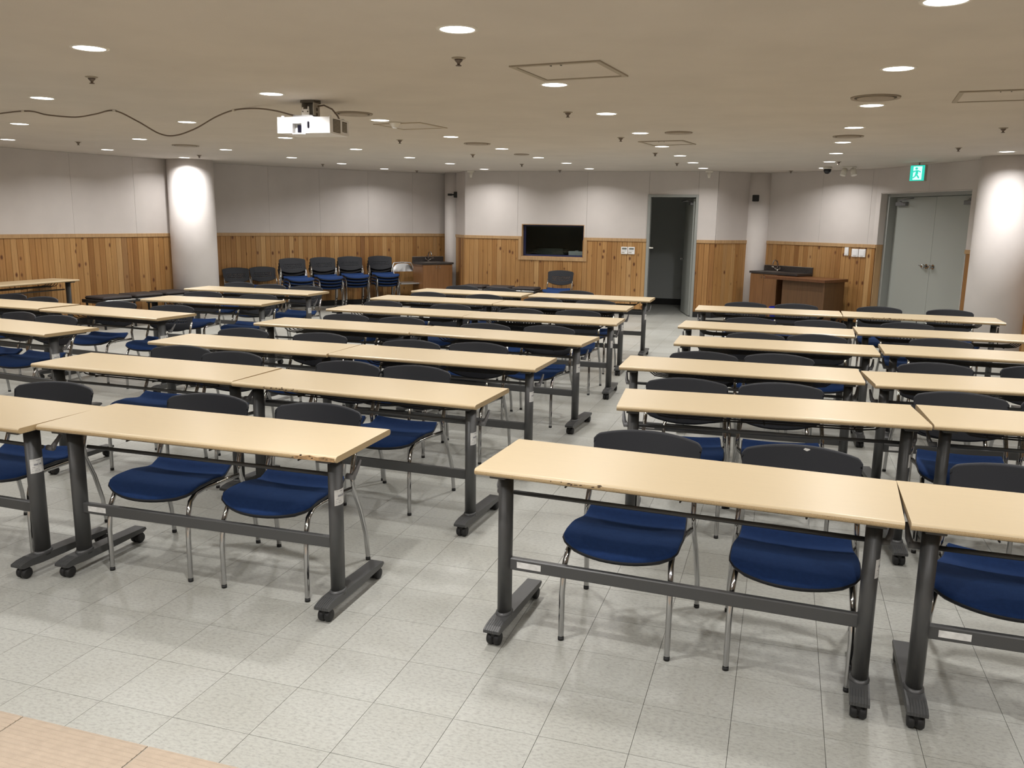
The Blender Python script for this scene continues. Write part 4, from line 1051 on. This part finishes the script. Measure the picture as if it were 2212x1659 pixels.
SPR = [(-2.67, 5.61), (-0.31, 4.77), (0.41, 7.03), (-1.28, 9.74), (1.08, 9.08), (-5.3, 10.67), (-4.59, 12.75), (4.22, 7.67), (4.85, 9.66), (-0.57, 11.74), (-3.17, 14.44), (-1.80, 16.03), (0.1, 13.65), (1.75, 11.03), (2.37, 12.88), (4.44, 12.08), (4.50, 14.32), (0.77, 15.14)]
ALLL = [(x, y, nm, i) for nm, L_ in LINES.items() for i, (x, y) in enumerate(L_)]
sproto = None; used = {}
for x, y in SPR:
    q = px(x, y, H); best = min(ALLL, key=lambda a: (a[0]-x)**2+(a[1]-y)**2); ql = px(best[0], best[1], H)
    rel = ('left of' if q[0] < ql[0]-12 else 'right of' if q[0] > ql[0]+12 else 'beyond')
    lab = f'small dark sprinkler head {rel} the {NUM[best[3]]} downlight in {best[2]} line'
    if sproto is None:
        sproto = thing('ceiling_sprinkler', lab, 'sprinkler', (x, y, H), 0, 'ceiling sprinklers')
        m_ = MB(); m_.lathe([(0.022, -0.008), (0.036, -0.004), (0.038, 0.0)], 16); m_.build('escutcheon', M_LINE, sproto)
        m_ = MB(); m_.lathe([(0.0001, -0.042), (0.016, -0.041), (0.016, -0.038), (0.007, -0.034), (0.009, -0.026), (0.020, -0.016), (0.024, -0.006)], 14)
        sb_ = m_.build('sprinkler_body', M_BRASS, sproto); sb_.scale = (1, 1, 1)
    else: dup(sproto, (x, y, H), 0, lab)

def hatch(cx_, cy_, rz, s, label, mat, latch=True):
    root = thing('ceiling_hatch', label, 'hatch', (cx_, cy_, H), rz)
    w_ = 0.03
    for a in range(4):
        m_ = MB(); m_.prism([(-s/2, -s/2), (s/2, -s/2), (s/2-w_, -s/2+w_), (-s/2+w_, -s/2+w_)], -0.008, 0, axis='z'); o = m_.build('frame_bar', mat, root); o.rotation_euler = (0, 0, a*pi/2)
    m_ = MB(); m_.box(-s/2+w_, s/2-w_, -s/2+w_, s/2-w_, -0.003, 0); m_.build('hatch_panel', M_CEIL, root)
    if latch:
        for xx in (-0.03, 0.03):
            m_ = MB(); m_.box(xx-0.003, xx+0.003, -s/2+w_, -s/2+w_+0.018, -0.010, -0.003); m_.build('latch', M_BLACK, root)
hatch(0.305, 5.115, radians(-24), 0.53, 'square ceiling access hatch at upper middle, above a downlight', M_LINE)
hatch(1.65, 9.60, radians(-27), 0.50, 'far square ceiling access hatch in front of the doorway', M_LINE)
hatch(3.15, 5.80, radians(-22), 0.53, 'square ceiling access hatch at the right picture edge', M_LINE)
hatch(-0.98, 8.25, radians(-25), 0.50, 'faint cream ceiling hatch right of the projector', simple('cream_frame', (0.5, 0.44, 0.35), 0.6), False)
def vent(x, y, r, label, deep=True):
    root = thing('round_vent', label, 'vent', (x, y, H), 0)
    m_ = MB(); m_.lathe([(r*0.86, -0.004), (r, -0.010), (r*1.02, 0.0)], 40); m_.build('outer_ring', M_VENT, root)
    m_ = MB(); m_.lathe([(r*0.55, -0.016), (r*0.74, -0.010), (r*0.76, -0.006), (r*0.55, -0.012)], 40); m_.build('cone_ring', M_VENT, root)
    m_ = MB(); m_.lathe([(0.0001, -0.006), (r*0.86, -0.006), (r*0.86, -0.003)], 40); m_.build('inner_throat', M_VENTD if deep else M_VENT, root)
    m_ = MB(); m_.lathe([(0.0001, -0.018), (r*0.40, -0.014), (r*0.42, -0.007)], 32); m_.build('centre_disc', M_VENT, root)
vent(2.405, 5.97, 0.155, 'round ceiling diffuser just above a downlight over the right aisle')
vent(3.23, 8.59, 0.14, 'small far round ceiling diffuser in the rightmost downlight line')
vent(-1.345, 7.34, 0.155, 'round ceiling diffuser just right of the projector')
vent(-0.44, 10.07, 0.15, 'round ceiling diffuser over the middle block, beyond the projector')
vent(-4.12, 10.99, 0.16, 'round ceiling diffuser above the thick left pillar')
vent(1.56, 8.48, 0.13, 'faint round ceiling disc near the far access hatch', False)
vent(0.08, 11.61, 0.10, 'faint small round ceiling disc far in the middle', False)

# ------------------------------------------------------------------ projector
PA = radians(-14)
pj = thing('ceiling_projector', 'white projector hanging from the ceiling at upper left', 'projector', (-1.55, 6.47, 0), PA)
zb, zt = 2.248, 2.362
b_ = MB(); x0, x1 = -0.215, 0.205; dp = 0.32
# body with a lens opening cut in the front
lx0, lx1, lz0, lz1 = -0.095, -0.02, zb-0.0, zb+0.07
for q in [(x0, lx0, zb, zt), (lx1, x1, zb, zt), (lx0, lx1, lz1, zt)]: b_.box(q[0], q[1], 0, 0.05, q[2], q[3])
b_.box(x0, x1, 0.05, dp, zb, zt, bev=0.0)
body = b_.build('projector_body', M_WHITE, pj)
m_ = MB(); m_.box(lx0+0.03, lx1, 0.02, 0.049, zb+0.005, zb+0.06, bev=0.003); m_.build('lens', M_LENSB, pj)
m_ = MB(); m_.prism([(lx0-0.0, -0.0), (lx1+0.03, -0.0), (lx1, -0.045+0.02), (lx0+0.03, -0.045+0.02)][::-1], zb-0.008, zb-0.001, axis='z'); m_.build('lens_hood', M_WHITE, pj)
m_ = MB(); m_.prism([(0.035+0.009*cos(a), zb+0.058+(0.016 if sin(a) > 0 else -0.016)+0.009*sin(a)) for a in [2*pi*q/16 for q in range(16)]], -0.0015, 0.001, axis='y'); m_.build('infrared_window', M_LENSB, pj)
m_ = MB()
for q in range(9): m_.box(x1-0.001, x1+0.003, 0.06, 0.17, zb+0.018+0.0095*q, zb+0.022+0.0095*q)
for q in range(7): m_.box(x1-0.001, x1+0.003, 0.215, 0.285, zb+0.03+0.0095*q, zb+0.034+0.0095*q)
m_.build('vent_slats', M_GREYP, pj)
m_ = MB(); m_.box(x1-0.001, x1+0.0015, 0.055, 0.175, zb+0.012, zb+0.105); m_.box(x1-0.001, x1+0.0015, 0.21, 0.29, zb+0.025, zb+0.1); m_.build('vent_recess', M_VENTD, pj)
for fx, fy in ((x0+0.03, 0.03), (x1-0.008, 0.03), (x0+0.03, dp-0.04), (x1-0.03, dp-0.04)):
    m_ = MB(); m_.tube([(fx, fy, zt), (fx, fy, zt+0.012)], 0.012, 10); m_.build('rubber_foot', M_WHITE, pj)
m_ = MB(); m_.prism([(-0.13, zt), (0.055, zt), (0.035, zt+0.02), (-0.115, zt+0.02)], 0.06, 0.2, axis='y'); m_.build('mount_plate', M_ALU, pj)
m_ = MB(); m_.box(-0.062, 0.05, 0.07, 0.18, H-0.018, H, bev=0.002); m_.tube([(-0.085, 0.12, H-0.006), (0.075, 0.12, H-0.006)], 0.008, 8); m_.build('ceiling_bracket', M_VENTD, pj)
m_ = MB(); m_.box(-0.055, -0.050, 0.07, 0.17, zt+0.02, H-0.018); m_.box(0.040, 0.045, 0.07, 0.17, zt+0.02, H-0.018); m_.box(-0.05, 0.04, 0.16, 0.165, zt+0.02, H-0.018); m_.box(-0.045, 0.0, 0.07, 0.075, zt+0.02, zt+0.06)
m_.build('mount_column', M_GREYP, pj)
m_ = MB(); m_.box(-0.048, 0.012, 0.062, 0.068, zt+0.018, zt+0.062); m_.box(-0.045, -0.035, 0.062, 0.068, zt+0.062, zt+0.075); m_.box(0.0, 0.01, 0.062, 0.068, zt+0.062, zt+0.08); m_.build('tilt_bracket', M_IVORY, pj)
m_ = MB()
for xx in (-0.038, 0.002): m_.tube([(xx, 0.058, zt+0.045), (xx, 0.064, zt+0.045)], 0.005, 8)
for zz in (zt+0.03, zt+0.065): m_.tube([(0.044, 0.12, zz), (0.048, 0.12, zz)], 0.012, 10)
m_.build('bolt', M_VENTD, pj)
m_ = MB(); m_.tube([(0.045, 0.14, zt+0.09), (0.09, 0.15, zt+0.098), (0.15, 0.16, zt+0.07), (0.19, 0.17, zt+0.02), (0.195, 0.18, zt)], 0.006, 8); m_.build('power_cable', M_CABLE, pj)

cs_ = thing('ceiling_sensor', 'small ivory ceiling sensor just right of the projector downlight', 'sensor', (-1.09, 7.97, H), 0)
m_ = MB(); m_.lathe([(0.028, -0.045), (0.034, -0.03), (0.05, -0.012), (0.055, 0.0)], 16); m_.build('sensor_body', M_IVORY, cs_)
m_ = MB(); m_.lathe([(0.0001, -0.056), (0.018, -0.053), (0.026, -0.045)], 16); m_.build('sensor_lens', M_WHITE, cs_)

# long sagging cable
def cat(P, n=14):
    out = []
    P = [Vector(p) for p in P]; Q = [2*P[0]-P[1]] + P + [2*P[-1]-P[-2]]
    for i in range(1, len(Q)-2):
        for k_ in range(n):
            t = k_/n; a, b, c, d = Q[i-1], Q[i], Q[i+1], Q[i+2]
            out.append(0.5*((2*b)+(c-a)*t+(2*a-5*b+4*c-d)*t*t+(3*b-a-3*c+d)*t*t*t))
    out.append(P[-1]); return out
cb = thing('ceiling_cable', 'brown cable sagging in waves along the ceiling to the projector', 'cable', (0, 0, 0), 0)
pts_ = [(-5.3, 7.75, 2.40), (-4.75, 7.60, 2.43), (-4.153, 7.469, 2.482), (-3.93, 7.43, 2.45), (-3.68, 7.393, 2.432), (-3.5, 7.365, 2.455), (-3.324, 7.337, 2.482), (-3.13, 7.31, 2.40), (-2.94, 7.28, 2.30), (-2.80, 7.26, 2.285), (-2.62, 7.23, 2.34), (-2.44, 7.20, 2.43), (-2.285, 7.18, 2.482), (-2.05, 6.98, 2.475), (-1.85, 6.8, 2.44), (-1.70, 6.70, 2.40), (-1.60, 6.62, 2.372)]
m_ = MB(); m_.tube(cat(pts_, 6), 0.006, 8); m_.build('cord', M_CABLE, cb)
for p in ((-4.153, 7.469), (-3.324, 7.337), (-2.285, 7.18)):
    m_ = MB(); m_.box(p[0]-0.012, p[0]+0.012, p[1]-0.01, p[1]+0.01, 2.470, 2.49); m_.build('cable_clip', M_IVORY, cb)
